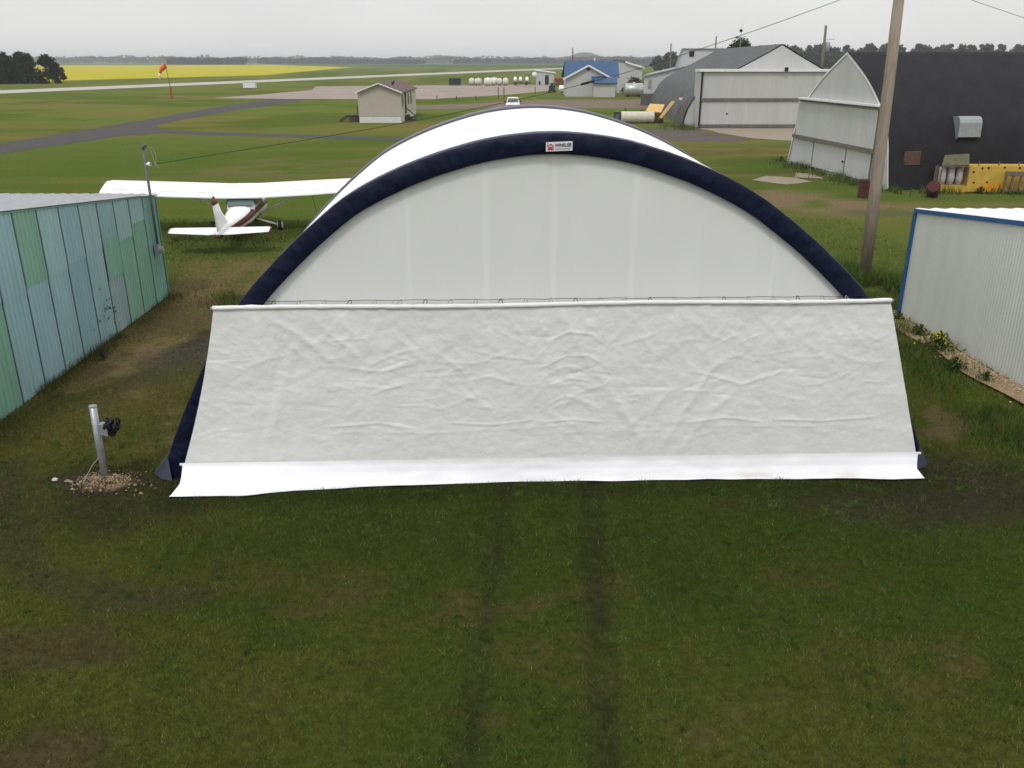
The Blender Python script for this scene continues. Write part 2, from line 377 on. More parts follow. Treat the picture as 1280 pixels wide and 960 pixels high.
Cg=Cg*np.where(UL&(Cg[...,1]>Cg[...,0]*.9),.8,1)[...,None]  # turf below the lawn blades darkened, painted-in occlusion
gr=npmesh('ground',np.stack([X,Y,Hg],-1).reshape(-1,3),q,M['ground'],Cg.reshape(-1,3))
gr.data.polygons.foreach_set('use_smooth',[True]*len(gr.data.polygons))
gr['kind']='structure';gr['label']='grass airfield ground with mud and tyre tracks'
def ghz(x,y):
    _,hh=paint(np.array([[x]],float),np.array([[y]],float));return float(hh[0,0])

# lawn blades
BR=1.5
def blades(n,xr,yr,hh,wd,keep=None,seed=1,cfun=None):
    g=np.random.default_rng(seed);x=g.uniform(*xr,n);y=g.uniform(*yr,n)
    if keep is not None:
        k=keep(x,y);x=x[k];y=y[k]
    c,z=paint(x,y);n=len(x)
    green=np.clip((c[:,1]-c[:,0]*.82)/.02,0,1)
    k=g.uniform(0,1,n)<(.25+.75*np.clip(c[:,1]/.055,0,1))*(.2+.8*green)
    x,y,z,c=x[k],y[k],z[k],c[k];n=len(x)
    a=g.uniform(0,2*np.pi,n);H=hh*g.uniform(.5,1.35,n)*(.6+.8*fbm(x*1.1,y*1.1,3,77));lean=g.normal(0,.45,(n,2))*H[:,None];ww=wd*g.uniform(.7,1.4,n)
    dx,dy=np.cos(a)*ww/2,np.sin(a)*ww/2
    v=np.stack([np.stack([x-dx,y-dy,z-.01],-1),np.stack([x+dx,y+dy,z-.01],-1),np.stack([x+lean[:,0],y+lean[:,1],z+H],-1)],1)
    t=(g.uniform(.55,1.0,n)+g.uniform(0,1,n)**4*1.0)[:,None]*BR;cc=c*t
    dry=g.uniform(0,1,n)<.07;cc[dry]=np.array([.15,.125,.055])*t[dry]*.8
    cc=np.repeat(cc[:,None,:],3,1)
    return v.reshape(-1,3),cc.reshape(-1,3)
def nearkeep(x,y):
    fr=(12.445+.035*(x-.59))
    inside=(y>fr-.02)&(y<20.3)&(np.abs(x-.59)<6.15)
    return (~inside)&(np.abs(x)<.62*(.935*y+2.2)+1.6)&(x>-9.45)&(x<9.75+(y>21.5)*3)
V1,C1=blades(440000,(-10.3,10.6),(5.2,12.6),.037,.0075,nearkeep,1)
V2,C2=blades(150000,(-10,10.5),(12.4,24),.06,.011,nearkeep,2)
V3,C3=blades(90000,(-17,14),(22,36),.07,.018,lambda x,y:(np.abs(x)<.62*(.935*y+2.2))&~((x<-9.5)&(y<23.6))&~((x>9.9)&(y<21.6)),3)
def tufts(n,m,xr,yr,hh,bw,seed,col,rad):
    g=np.random.default_rng(seed);cx=g.uniform(*xr,n);cy=g.uniform(*yr,n);k=nearkeep(cx,cy)&(fbm(cx*.6,cy*.6,3,seed)>.42);cx,cy=cx[k],cy[k];n=len(cx)
    r_=np.repeat(g.uniform(.4,1.3,n)*rad,m);x=np.repeat(cx,m)+g.normal(0,1,n*m)*r_;y=np.repeat(cy,m)+g.normal(0,1,n*m)*r_
    c,z=paint(x,y);H=hh*np.repeat(g.uniform(.6,1.4,n),m)*g.uniform(.5,1.2,n*m);a=g.uniform(0,6.28,n*m);ln=g.normal(0,.55,(n*m,2))*H[:,None]
    dx,dy=np.cos(a)*bw/2,np.sin(a)*bw/2
    v=np.stack([np.stack([x-dx,y-dy,z-.005],-1),np.stack([x+dx,y+dy,z-.005],-1),np.stack([x+ln[:,0],y+ln[:,1],z+H],-1)],1)
    cc=np.array(col)*np.repeat(g.uniform(.6,1.5,n),m)[:,None]*g.uniform(.7,1.3,n*m)[:,None]
    return v.reshape(-1,3),np.repeat(cc[:,None,:],3,1).reshape(-1,3)
T1=tufts(1300,26,(-9,9.5),(5.6,14),.065,.009,41,(.058,.095,.020),.045)
T2=tufts(900,16,(-9,9.5),(5.6,13),.025,.022,42,(.050,.092,.026),.05)
T3=tufts(800,18,(-9,9.5),(5.6,16),.045,.008,43,(.12,.095,.045),.06)
V=np.concatenate([V1,V2,V3,T1[0],T2[0],T3[0]]);C=np.concatenate([C1,C2,C3,T1[1],T2[1],T3[1]])
lw=npmesh('lawn_grass',V,np.arange(len(V)).reshape(-1,3),M['blade'],C,k=3)
tag(lw,'short green lawn grass in front of and around the white fabric hangar','grass',kind='stuff')
# taller unmown grass along the sheds and round the pole foot
def strip(n,pts,wd,hh,bw,seed,col):
    g=np.random.default_rng(seed);out=[];oc=[]
    for (ax,ay),(bx,by) in zip(pts[:-1],pts[1:]):
        m=int(n*math.hypot(bx-ax,by-ay));t=g.uniform(0,1,m);s=g.normal(0,wd,m)
        dx,dy=bx-ax,by-ay;l=math.hypot(dx,dy)
        x=ax+dx*t-dy/l*s;y=ay+dy*t+dx/l*s
        pk=fbm(x*1.3,y*1.3,3,5);k=pk>g.uniform(.3,.62,m);x,y,pk=x[k],y[k],pk[k];m=len(x)
        a=g.uniform(0,6.28,m);H=hh*g.uniform(.35,1.2,m)*(.3+1.3*pk);ln=g.normal(0,.4,(m,2))*H[:,None]
        dx2,dy2=np.cos(a)*bw/2,np.sin(a)*bw/2
        v=np.stack([np.stack([x-dx2,y-dy2,0*x],-1),np.stack([x+dx2,y+dy2,0*x],-1),np.stack([x+ln[:,0],y+ln[:,1],H],-1)],1)
        c=np.array(col)*g.uniform(.6,1.5,(m,1));dry=g.uniform(0,1,m)<.12;c[dry]=(.16,.12,.05)
        out.append(v.reshape(-1,3));oc.append(np.repeat(c[:,None,:],3,1).reshape(-1,3))
    return np.concatenate(out),np.concatenate(oc)
S=[strip(900,[(9.3,24),(9.55,20.6),(9.2,17.5),(8.9,15.2),(8.9,13)],.35,.22,.014,11,(.05,.085,.016)),
   strip(1200,[(9.9,26.5),(10.9,24.6),(12.5,24.2)],.5,.45,.02,12,(.055,.10,.018)),
   strip(420,[(-9.5,23.6),(-9.45,20),(-9.3,14)],.16,.18,.013,13,(.06,.075,.018)),
   strip(500,[(-8.6,24.6),(-7.4,22.3),(-7.3,21)],.35,.2,.016,14,(.06,.095,.018)),
   strip(260,[(-12.5,31.2),(-8.2,31.2)],.5,.16,.03,15,(.045,.06,.014)),
   strip(160,[(17.5,58),(18.0,50),(19.0,43.6),(30,43.3)],.5,.4,.04,16,(.06,.10,.02)),
   strip(90,[(15.8,90),(17,88),(16,84)],.8,.5,.06,17,(.06,.10,.02))]
V=np.concatenate([s[0] for s in S]);C=np.concatenate([s[1] for s in S])
tg=npmesh('tall_grass',V,np.arange(len(V)).reshape(-1,3),M['blade'],C,k=3)
tag(tg,'taller unmown grass growing along the foot of the sheds and poles','grass',kind='stuff')

# paved areas, fields
def sheet(name,poly,mt,z,label,wob=0,seed=0,sub=0):
    pts=[]
    n=len(poly)
    for i in range(n):
        a=Vector((*poly[i],z));b=Vector((*poly[(i+1)%n],z));L_=(b-a).length;k=max(1,int(L_/sub)) if sub else 1
        for j in range(k):
            p=a.lerp(b,j/k)
            if wob:
                p.x+=wob*2*(mn.noise((p.x*.35,p.y*.35,seed))) ;p.y+=wob*2*(mn.noise((p.x*.35,p.y*.35,seed+9)))
            pts.append(p)
    mb=MB();mb.add(pts,[tuple(range(len(pts)))]);return struct(name,mb,mt,label)
sheet('runway',[(-124,98),(-102.7,181),(-79.6,265.4),(0,567),(75,850),(66,870),(0,667),(-89,297),(-113.7,201),(-136,112)],M['runway'],.012,'pale concrete runway')
sheet('taxiway',[(-38.5,40),(-33.6,40),(-36.2,63.4),(-34.4,78),(-32,81.2),(-28.6,79.6),(-18,76.4),(-7.2,72.4),(3,71),(3,74.2),(-7.5,75.6),(-18,79),(-28.6,82.6),(-33.8,86),(-36.2,90),(-37,100),(-36.9,121),(-34.5,150),(-34,157),(-41,157),(-42,134.7),(-41.6,118),(-41,99.7),(-40.8,84),(-40.7,70)],M['asphalt'],.012,'dark asphalt taxiway',.12,3,1.5)
sheet('apron',[(-53,158),(-30,154.5),(-13.7,154.5),(0,176.8),(8.9,200.8),(11.3,250),(-33.9,238),(-50,230),(-45,205),(-48,180)],M['apron'],.016,'pale pinkish concrete apron',.5,5,4)
sheet('dirt_road',[(-14,121),(0,127),(14,124),(26,120),(32,124),(34,150),(28,153),(14,150.5),(6,152),(-3,143),(-14,131)],M['dirt'],.012,'brown dirt road by the houses',.6,7,2)
sheet('dirt_yard',[(6.5,84.5),(10,76),(14,72.2),(18.7,72.5),(20.5,75.5),(18.4,79),(18.0,87.4),(13,86.4)],M['mudroad'],.010,'muddy dirt yard beside the grey hangar',.5,8,1)
sheet('concrete_apron',[(18.1,87.4),(30.6,87.4),(31,74.5),(22.6,73.0),(20.2,76)],M['pad'],.016,'concrete apron before the grey hangar doors',.25,9,1.2)
sheet('concrete_pad',[(13.2,48.6),(14.6,46.6),(16.4,47.5),(16.2,49.3),(14.4,49.9)],M['pad'],.012,'broken concrete pad',.25,10,.5)
sheet('concrete_pad',[(16.0,49.9),(17.5,48.9),(17.7,51.2),(16.6,51.6)],M['pad'],.012,'small broken concrete pad',.2,11,.5)
sheet('canola_field',[(-144.7,245),(-150,290),(-140,330),(-112,411),(-159,909),(-386,1423),(-640,1240),(-900,800),(-500,330)],M['canola'],.02,'yellow flowering canola field')
sheet('crop_field',[(-120,940),(140,860),(700,900),(1100,1700),(300,1720),(-420,1600)],M['crop'],.02,'dark green crop field')

# ------------------------------------------------------------------ fabric hangar (front)
YAW=math.atan2(.43,12.26);EX=Vector((math.cos(YAW),math.sin(YAW),0));C0=Vector((.59,12.445,0));AX=Vector((0,1,0))
def FP(u,z,v):
    k=max(0,v)/6.2   # the hangar widens slightly towards the back
    return C0+EX*(u*(1+.036*k)-.15*k)+AX*v+Vector((0,0,z*(1+.012*k)))
half=[(6.13,0),(5.87,.65),(5.55,1.31),(5.17,2.08),(4.70,2.85),(4.02,3.54),(3.40,4.06),(2.87,4.43),(2.17,4.77),(1.46,5.02),(.78,5.18)]
lean=lambda z:.10*max(0,1-abs(z-3.0)/1.5)   # the arch stands a little fuller on its right
prof=[(-u+lean(z),z) for u,z in half]+[(0,5.245)]+[(u+lean(z),z) for u,z in half[::-1]]
def catmull(P,k):
    out=[]
    for i in range(len(P)-1):
        p0,p1,p2,p3=[Vector(P[max(0,min(len(P)-1,j))]) for j in (i-1,i,i+1,i+2)]
        for t in range(k):
            t/=k;out.append(.5*((2*p1)+(-p0+p2)*t+(2*p0-5*p1+4*p2-p3)*t*t+(-p0+3*p1-3*p2+p3)*t**3))
    out.append(Vector(P[-1]));return out
PR=catmull(prof,16)
PN=[]
for i in range(len(PR)):
    d=(PR[min(i+1,len(PR)-1)]-PR[max(i-1,0)]).normalized();PN.append(Vector((-d.y,d.x)))
def off(i,o): p=PR[i]+PN[i]*o;return p.x,max(p.y,0)
FH=thing('fabric_hangar','white arched fabric hangar with navy trim and big white front curtain, centre of the lawn','hangar',(C0.x,C0.y,0))
VL=6.2
mb=MB();Pg=[]
for j in range(49):
    v=.02+(VL-.04)*j/48;sag=-.02*abs(math.sin(math.pi*v/1.9));
    Pg.append([FP(*off(i,sag),v) for i in range(len(PR))])
mb.grid(Pg);build('roof_cover',mb,M['roofcover'],FH,True)
def trim(name,prf,seed):
    mb=MB();Pg=[]
    g_=random.Random(seed);fold={}
    for q in range(70):
        fold[g_.randrange(len(PR))]=g_.choice((1,1,-1))*g_.uniform(.012,.032)
    for i in range(len(PR)):
        row=[]
        for k,(o,v) in enumerate(prf):
            p=PR[i];nz=mn.noise((p.x*2.2,p.y*2.2,seed+k*1.3))*.02+abs(mn.noise((p.x*5,p.y*5,seed+k*.5)))*.045
            fc=5<k<len(prf)-4;u,z=off(i,o+(nz*.5 if fc else nz*.15));row.append(FP(u,z,v-(abs(nz)*.8+fold.get(i,0)*(1 if (k+i)%3 else .3) if fc else 0)))
        Pg.append(row)
    mb.grid(Pg);return build(name,mb,M['navy'] if seed<10 else M['navyfoot_skylit'],FH,True)  # rear trim gets the paler navy as painted light on its upward face
ft=trim('front_trim',[(.010,.30),(.014,.16),(.014,0),(.012,-.04),(.004,-.062),(-.006,-.07),(-.06,-.075),(-.13,-.075),(-.2,-.075),(-.262,-.07),(-.272,-.065),(-.277,-.05),(-.277,.05)],2)
trim('rear_trim',[(.006,VL-.5),(.03,VL-.47),(.04,VL-.25),(.04,VL),(.03,VL+.03),(-.1,VL+.05),(-.28,VL+.05)],20)
# end wall
mb=MB();Pg=[]
nu=150
inn=[off(i,-.25) for i in range(len(PR))]
us=[p[0] for p in inn]
def topz(u):
    for a,b in zip(inn[:-1],inn[1:]):
        if a[0]<=u<=b[0] and b[0]>a[0]:return a[1]+(b[1]-a[1])*(u-a[0])/(b[0]-a[0])
    return 0
SEAM=[-5.6+1.07*k for k in range(12)]
nu=420;SEAM=(-4.0,-2.1,-.98,.03,1.2,3.3,4.3);ecol=[]
for i in range(nu+1):
    u=-5.86+11.72*i/nu;t=topz(u);k_=1.05 if min(abs(u-q) for q in SEAM)<.035 else 1
    Pg.append([FP(u,t*k/24,.02+.05*math.sin(math.pi*k/24)*math.cos(u*.25)+.003*mn.noise((u*1.5,t*k/24*1.2,4))) for k in range(25)])
    ecol+=[(.725*k_,.733*k_,.72*k_)]*25
mb.grid(Pg);mb.c=ecol;build('end_wall',mb,M['endwall'],FH,True)
# rear wall
mb=MB();mb.col=(.7,.7,.69);mb.add([FP(*p,VL-.05) for p in inn],[tuple(range(len(inn)))]);mb.col=None;build('rear_wall',mb,M['endwall'],FH)
# feet
for s in (-1,1):
    b=6.13*s;mb=MB()
    A=[FP(b+.0*s,.02,-.12),FP(b-.2*s,.02,-.2),FP(b-.14*s,.40,-.08),FP(b-.1*s,.40,.25),FP(b+.2*s,.015,.1),FP(b+.06*s,.02,.4)]
    if s>0: A[4]=FP(b+.12,.015,.05)
    mb.add(A,[(1,0,2),(0,4,2),(4,3,2),(4,5,3)]);build('foot_flap',mb,M['navyfoot_skylit'],FH)
# label plate
iS=min(range(len(PR)),key=lambda i:abs(PR[i].x-.03))
SU,SZ=PR[iS].x,PR[iS].y-.165
def SP(a,b,v): return FP(SU+.02+a,SZ+b+a*.035,v)
mb=MB();mb.add([SP(-.185,-.062,-.115),SP(.185,-.062,-.115),SP(.185,.062,-.112),SP(-.185,.062,-.112),SP(-.185,-.062,-.095),SP(.185,-.062,-.095),SP(.185,.062,-.092),SP(-.185,.062,-.092)],[(0,1,2,3),(0,4,5,1),(1,5,6,2),(2,6,7,3),(3,7,4,0)])
plate=build('maker_sign',mb,M['signwhite'],ft)
plate['label']='small white label with red roof emblem and dark lettering'
mb=MB()
mb.prism([SP(-.165,.012,-.12),SP(-.12,.045,-.12),SP(-.075,.012,-.12),SP(-.085,.004,-.12),SP(-.12,.030,-.12),SP(-.155,.004,-.12)],(0,-.003,0))
mb.prism([SP(-.160,-.045,-.12),SP(-.145,-.045,-.12),SP(-.145,.006,-.12),SP(-.160,-.004,-.12)],(0,-.003,0))
mb.prism([SP(-.095,-.045,-.12),SP(-.080,-.045,-.12),SP(-.080,-.004,-.12),SP(-.095,.006,-.12)],(0,-.003,0))
mb.prism([SP(-.140,-.01,-.12),SP(-.12,.006,-.12),SP(-.1,-.01,-.12),SP(-.1,-.045,-.12),SP(-.112,-.045,-.12),SP(-.12,-.02,-.12),SP(-.128,-.045,-.12),SP(-.14,-.045,-.12)],(0,-.003,0))
em=build('emblem',mb,M['red'],ft);em.parent=ft
cu=bpy.data.curves.new('t','FONT');cu.body='WINKLER';cu.size=.064;cu.extrude=.001;cu.offset=.0012
to=bpy.data.objects.new('t',cu);COL.objects.link(to);bpy.context.view_layer.update()
tm=bpy.data.meshes.new_from_object(to.evaluated_get(bpy.context.evaluated_depsgraph_get()))
wd=max(v.co.x for v in tm.vertices);o_=ORG[ft.name]
for v in tm.vertices:
    v.co=SP(-.062+v.co.x*.235/wd,-.004+v.co.y,-.119-v.co.z)-o_
tm.materials.clear();tm.materials.append(M['ink']);bpy.data.objects.remove(to)
lt=bpy.data.objects.new('lettering',tm);COL.objects.link(lt);lt.parent=ft
mb=MB();mb.prism([SP(-.06,-.036,-.12),SP(.16,-.036,-.12),SP(.16,-.022,-.12),SP(-.06,-.022,-.12)],(0,-.002,0));build('tagline_bar',mb,M['inkgrey'],ft)
# curtain
TZ,BZ=2.80,.34
CRE=[]
rc=random.Random(5)
for k in range(120):
    cu_=rc.uniform(-5.2,5.2);cz=rc.choice([.85,1.3,1.55,1.75,2.0,2.3])+rc.uniform(-.1,.1);CRE.append((cu_,cz,rc.uniform(.12,.5),rc.gauss(0,.4),rc.uniform(-.35,.35),rc.uniform(.006,.016)*rc.choice((1,1,-1)),rc.uniform(.012,.03)))
for k in range(46):   # pulls running down from the ties
    cu_=-4.6+k*.21+rc.uniform(-.1,.1);CRE.append((cu_,rc.uniform(2.1,2.45),rc.uniform(.25,.5),rc.choice((-1,1))*rc.uniform(.6,1.5),rc.uniform(-.3,.3),rc.uniform(.006,.013),rc.uniform(.03,.06)))
CRE+=[(-2.2,.82,1.3,0,.02,.014,.03),(1.0,.80,1.0,.02,0,.013,.03),(3.6,.86,1.2,-.01,0,.013,.03),(-.6,.86,1.0,.03,.05,.01,.03),(-4.1,1.4,1.2,2.8,0,.02,.07),(-4.25,1.4,1.2,3.2,0,-.018,.07),
      (.25,1.86,.42,.05,-1.2,.016,.025),(.3,1.6,.4,.05,-1.0,.014,.025),(.35,1.3,.42,.05,-1.0,.014,.025),(1.6,1.2,.8,.9,.1,.014,.06),(2.0,1.1,.8,.9,.1,.013,.06),(1.0,1.2,.6,-1.0,.1,.012,.05)]
FOLDS=[([(-4.37,2.75),(-4.25,1.82),(-4.15,0.26)],0.022,0.07),([(-4.22,2.72),(-4.05,1.73),(-3.92,0.26)],-0.016,0.07),([(-4.21,2.68),(-3.72,2.39),(-3.21,1.9)],0.014,0.05),([(-3.57,2.7),(-3.25,2.39),(-2.85,2.03)],0.012,0.045),([(-3.21,1.9),(-2.56,1.82),(-1.94,1.97)],0.009,0.03),([(-4.59,1.92),(-4.32,2.01),(-4.1,2.09)],0.008,0.025),([(-4.84,2.39),(-4.52,2.16)],0.007,0.03),([(-0.13,2.22),(0.25,2.41),(0.6,2.37),(0.84,2.18)],0.013,0.022),([(-0.17,1.84),(0.22,2.03),(0.56,2.04),(0.88,1.84)],0.011,0.022),([(-0.1,1.54),(0.31,1.68),(0.67,1.61)],0.01,0.022),([(-0.12,1.21),(0.23,1.4),(0.68,1.25)],0.008,0.025),([(0.12,2.75),(0.57,1.92),(1.13,1.16),(1.52,0.48)],0.016,0.06),([(-0.22,2.72),(0.0,2.11),(-0.12,1.54)],0.01,0.04),([(1.72,0.45),(2.1,1.16),(2.45,1.78),(2.73,2.01)],0.015,0.05),([(2.06,0.48),(2.46,1.06),(2.95,1.54)],0.012,0.05),([(1.34,0.45),(1.57,1.06),(1.81,1.54)],0.01,0.05),([(2.35,2.35),(2.71,2.22)],0.01,0.02),([(2.84,2.2),(3.21,2.37)],0.01,0.02),([(2.59,2.06),(2.73,1.97),(2.9,2.03)],0.012,0.018),([(2.61,1.92),(2.75,1.98),(2.93,1.9)],-0.008,0.018),([(2.1,1.78),(2.41,1.71),(2.95,1.54),(3.36,1.73)],0.009,0.022),([(2.99,1.54),(3.54,1.75)],0.009,0.022),([(-3.5,0.93),(-2.61,0.99),(-1.94,0.86)],0.011,0.022),([(-1.63,0.99),(-0.91,0.93),(-0.2,1.01)],0.009,0.022),([(-0.11,0.97),(0.33,1.01),(0.87,0.95)],0.01,0.02),([(2.12,0.93),(2.73,1.01),(3.37,0.93)],0.011,0.022),([(3.45,0.97),(4.26,0.93),(5.14,0.99)],0.01,0.022),([(-2.55,2.01),(-2.29,1.92),(-1.94,2.03)],0.008,0.025),([(-1.76,2.16),(-1.34,1.82),(-1.09,1.35)],0.01,0.04),([(-2.26,2.53),(-1.77,2.06)],0.009,0.04),([(-1.15,2.77),(-0.9,2.39),(-0.86,1.92)],0.01,0.035),([(-0.69,2.72),(-0.39,2.3)],0.008,0.03),([(-1.35,1.63),(-0.91,1.73),(-0.56,1.63)],0.007,0.025),([(-3.01,1.63),(-2.49,1.54),(-2.13,1.63)],0.007,0.025),([(4.28,2.06),(4.64,1.92),(5.01,1.82)],0.008,0.022),([(4.74,1.59),(5.18,1.54)],0.008,0.02),([(3.93,2.72),(4.14,1.82),(4.14,0.78)],0.012,0.08),([(4.47,2.49),(4.83,2.11)],0.007,0.025),([(3.51,2.68),(3.29,2.39)],0.008,0.03),([(1.14,2.7),(1.41,2.39),(1.52,2.01)],0.008,0.035),([(0.63,2.72),(0.81,2.49)],0.008,0.03),([(1.65,2.68),(1.87,2.49)],0.008,0.03),([(-5.2,2.25),(-4.87,2.13),(-4.6,2.18)],0.006,0.02),([(-5.25,1.16),(-4.91,1.06)],0.006,0.02),([(-2.5,1.25),(-1.97,1.27),(-1.62,1.18)],0.007,0.022),([(1.03,1.35),(1.46,1.44)],0.007,0.02)]
nu_,nz_=320,120
Uc=np.zeros((nz_+1,nu_+1));Zc=np.zeros_like(Uc)
for j in range(nz_+1):
    t=j/nz_;z=BZ+(TZ-BZ)*t
    ul=-5.67+.72*t+.10*math.sin(math.pi*t)*.5;ur=5.85-.76*t
    Uc[j]=np.linspace(ul,ur,nu_+1);Zc[j]=z
Dv=(fbm(Uc*.9,Zc*1.1,3,61)-.5)*.07+(fbm(Uc*2.6,Zc*3.2,3,62)-.5)*.04+(np.abs(fbm(Uc*3.2+3,Zc*4.6,3,63)-.5)-.1)*-.035+(fbm(Uc*7,Zc*7,2,64)-.5)*.006
Dv*=.44*(.35+.65*sst(.45,.8,Zc))*(1-.6*sst(2.6,2.8,Zc))
for cu_,cz,ln,sl_,cv,am,wd_ in CRE:
    k=1/math.sqrt(1+sl_*sl_);s=(Uc-cu_)*k+(Zc-cz)*sl_*k;n_=-(Uc-cu_)*sl_*k+(Zc-cz)*k-cv*(s*s)
    Dv+=am*.42*(.45+.55*sst(.5,1.1,Zc))*np.exp(-(n_/wd_)**2)*np.exp(-(s/ln)**4)
for pts,am,wd_ in FOLDS:
    am,wd_=(am*.62,wd_) if wd_>=.045 else (am*.78,wd_*.8)
    d_=seg(Uc,Zc,pts);L_=pts[0];M_=pts[-1];ends=np.minimum(np.hypot(Uc-L_[0],Zc-L_[1]),np.hypot(Uc-M_[0],Zc-M_[1]))
    Dv+=am*1.15*np.exp(-(d_/wd_)**2)*(.35+.65*sst(0,.25,ends))
for s in range(-5,6):
    Dv+=.006*np.exp(-((Uc-s*1.07-.2)/.02)**2)
Zs=Zc+.012*np.sin(Uc*1.2)*sst(2.2,2.8,Zc)
mb=MB();mb.grid([[FP(Uc[j,i],Zs[j,i],-.20-.10*(1-Zc[j,i]/2.8)-Dv[j,i]) for i in range(nu_+1)] for j in range(nz_+1)])
cur=build('door_curtain',mb,M['curtain'],FH,True)
cur['label']='wide white wrinkled fabric door curtain'
# rolled top hem
mb=MB();pts=[FP(-4.96+10.05*i/90,TZ+.03+.012*math.sin((-4.96+10.05*i/90)*1.2)+.0022*(i-45)*.5*.3+.006*mn.noise((i*.4,1,1)),-.2+.008*mn.noise((i*.7,2,1))) for i in range(91)]
mb.tube(pts,[.036+.012*mn.noise((i*.9,5,2)) for i in range(91)],10);build('top_hem',mb,M['curtain'],cur,True)
mb=MB();mb.tube([FP(-4.99,TZ+.015,-.2),FP(5.12,TZ+.045,-.2)],.022,8);build('top_pipe',mb,M['steel'],cur,True)
mb=MB();mb.tube([FP(-5.74,BZ,-.27),FP(5.93,BZ,-.27)],.024,8);build('bottom_pipe',mb,M['whitepaint'],cur,True)
mb=MB();pts=[FP(-4.4+9.15*i/60,TZ+.088+.006*math.sin(i*1.3),-.1) for i in range(61)];mb.tube(pts,.004,5);build('lacing_cable',mb,M['darkgap'],cur)
for k in range(24):
    u=-4.1+.37*k;mb=MB();mb.tube([FP(u-.02,TZ+.06,-.19),FP(u,TZ+.095,-.13),FP(u+.02,TZ+.10,-.1),FP(u+.035,TZ+.08,-.13),FP(u+.04,TZ+.06,-.19)],.0055,5)
    build('tie_loop',mb,M['vent'] if k%3 else M['black'],cur)
# skirt
outp=[(-5.8,.74),(-4.73,.74),(-4.4,.68),(-2.96,.52),(-.59,.43),(2.7,.46),(4.5,.5),(5.88,.55),(6,.55)]
def outf(u): return float(np.interp(u,[a for a,_ in outp],[b for _,b in outp]))
mb=MB();Pg=[]
for j in range(15):
    t=j/14;row=[]
    for i in range(161):
        ul=-5.69+.02*t+(-.0 if t<.6 else -.11*(t-.6)/.4);ur=5.87-.05*t+(0 if t<.6 else .11*(t-.6)/.4)
        u=ul+(ur-ul)*i/160;o=outf(u)+.03*mn.noise((u*1.4,3,3))
        z=BZ+.02-(BZ-.0)*t**.75+.045*t*(1-t)+.012*mn.noise((u*2.2,t*2,8))*t
        row.append(FP(u,max(z,.035)+.02*(t<.3),-.305-(o-.3)*t**1.3+.01*mn.noise((u*3,t*3,2))))
    Pg.append(row)
mb.grid(Pg[::-1])
JJ,II=np.meshgrid(np.arange(14,-1,-1),np.arange(161),indexing='ij');dn=sst(.5,.72,fbm(II*.16,JJ*.35,4,91))*sst(6,14,JJ)*(.25+.75*sst(90,130,II));dn=dn*.5+.22*sst(12.5,14,JJ)*sst(.3,.6,fbm(II*.3,JJ*.2,3,92))
mb.c=[tuple(np.array((.82,.82,.85))*(1-w_)+np.array((.42,.38,.30))*w_) for w_ in dn.ravel()]
sk=build('curtain_skirt',mb,M['skirt'],cur,True)
# ------------------------------------------------------------------ steel post with winch
P0=Vector((-6.42,12.12,0))
WP=thing('winch_post','short galvanised steel post with black strap winch, standing left of the curtain','post',P0)
mb=MB();mb.tube([P0+Vector((0,0,-.1)),P0+Vector((.0,0,.6)),P0+Vector((.01,0,1.25))],.055,14);build('post',mb,M['steel'],WP,True)
mb=MB();mb.tube([P0+Vector((.01,0,1.25)),P0+Vector((.01,0,1.265))],.06,14);build('post_cap',mb,M['vent'],WP)
mb=MB();mb.box(P0.x+.06,P0.x+.15,P0.y-.06,P0.y+.06,.80,.97);mb.box(P0.x+.15,P0.x+.2,P0.y-.07,P0.y-.055,.79,1.0);mb.box(P0.x+.15,P0.x+.2,P0.y+.055,P0.y+.07,.79,1.0);build('winch_bracket',mb,M['steel'],WP)
mb=MB()
for k in range(26):
    c=P0+Vector((.25+rc.gauss(0,.045),rc.gauss(0,.03),.92+rc.gauss(0,.055)));r=rc.uniform(.04,.085);n=Vector((rc.gauss(0,1),rc.gauss(0,1),rc.gauss(0,1))).normalized();x=n.orthogonal().normalized();y=n.cross(x)
    mb.tube([c+(x*math.cos(a)+y*math.sin(a))*r for a in [j*.6 for j in range(11)]],.016,5)
build('strap_coil',mb,M['black'],WP,True)
mb=MB();pts=[P0+Vector((.0,-.065,.43)),P0+Vector((-.1,-.1,.32)),P0+Vector((-.2,-.16,.16)),P0+Vector((-.26,-.2,.03))]
mb.tube(pts,.007,6);mb.tube([pts[2],pts[3]],.014,6);build('tie_wire',mb,M['vent'],WP)
# sandy spoil
g=np.random.default_rng(3);mb=MB()
for k in range(1100):
    r=abs(g.normal(0,.33));a=g.uniform(0,6.28);x=P0.x+.02+r*math.cos(a)*1.15;y=P0.y-.12+r*math.sin(a)*.62;s=g.uniform(.006,.019)*(2.2 if g.uniform()<.04 else 1)
    t=g.uniform(.7,1.3);dk=g.uniform()<.25 or x<P0.x-.42
    mb.col=tuple(np.array((.06,.05,.04) if dk else (.30,.215,.13))*t)
    z=max(0,.09*(1-r/.8))
    vs=[(x+s*g.uniform(.6,1.3)*dx,y+s*g.uniform(.6,1.3)*dy,z+s*.7*dz) for dx,dy,dz in ((1,0,0),(-1,0,0),(0,1,0),(0,-1,0),(0,0,1),(0,0,-1))]
    mb.add(vs,[(0,2,4),(2,1,4),(1,3,4),(3,0,4),(2,0,5),(1,2,5),(3,1,5),(0,3,5)])
for k in range(5):
    x=P0.x-.62+g.uniform(-.16,.16);y=P0.y-.1+g.uniform(-.1,.06);mb.col=(.5,.49,.47) if k%2 else (.25,.2,.15);s=.035
    mb.add([(x+s*1.6*dx,y+s*dy,.04+s*dz*.7) for dx,dy,dz in ((1,0,0),(-1,0,0),(0,1,0),(0,-1,0),(0,0,1),(0,0,-1))],[(0,2,4),(2,1,4),(1,3,4),(3,0,4)])
mb.col=None
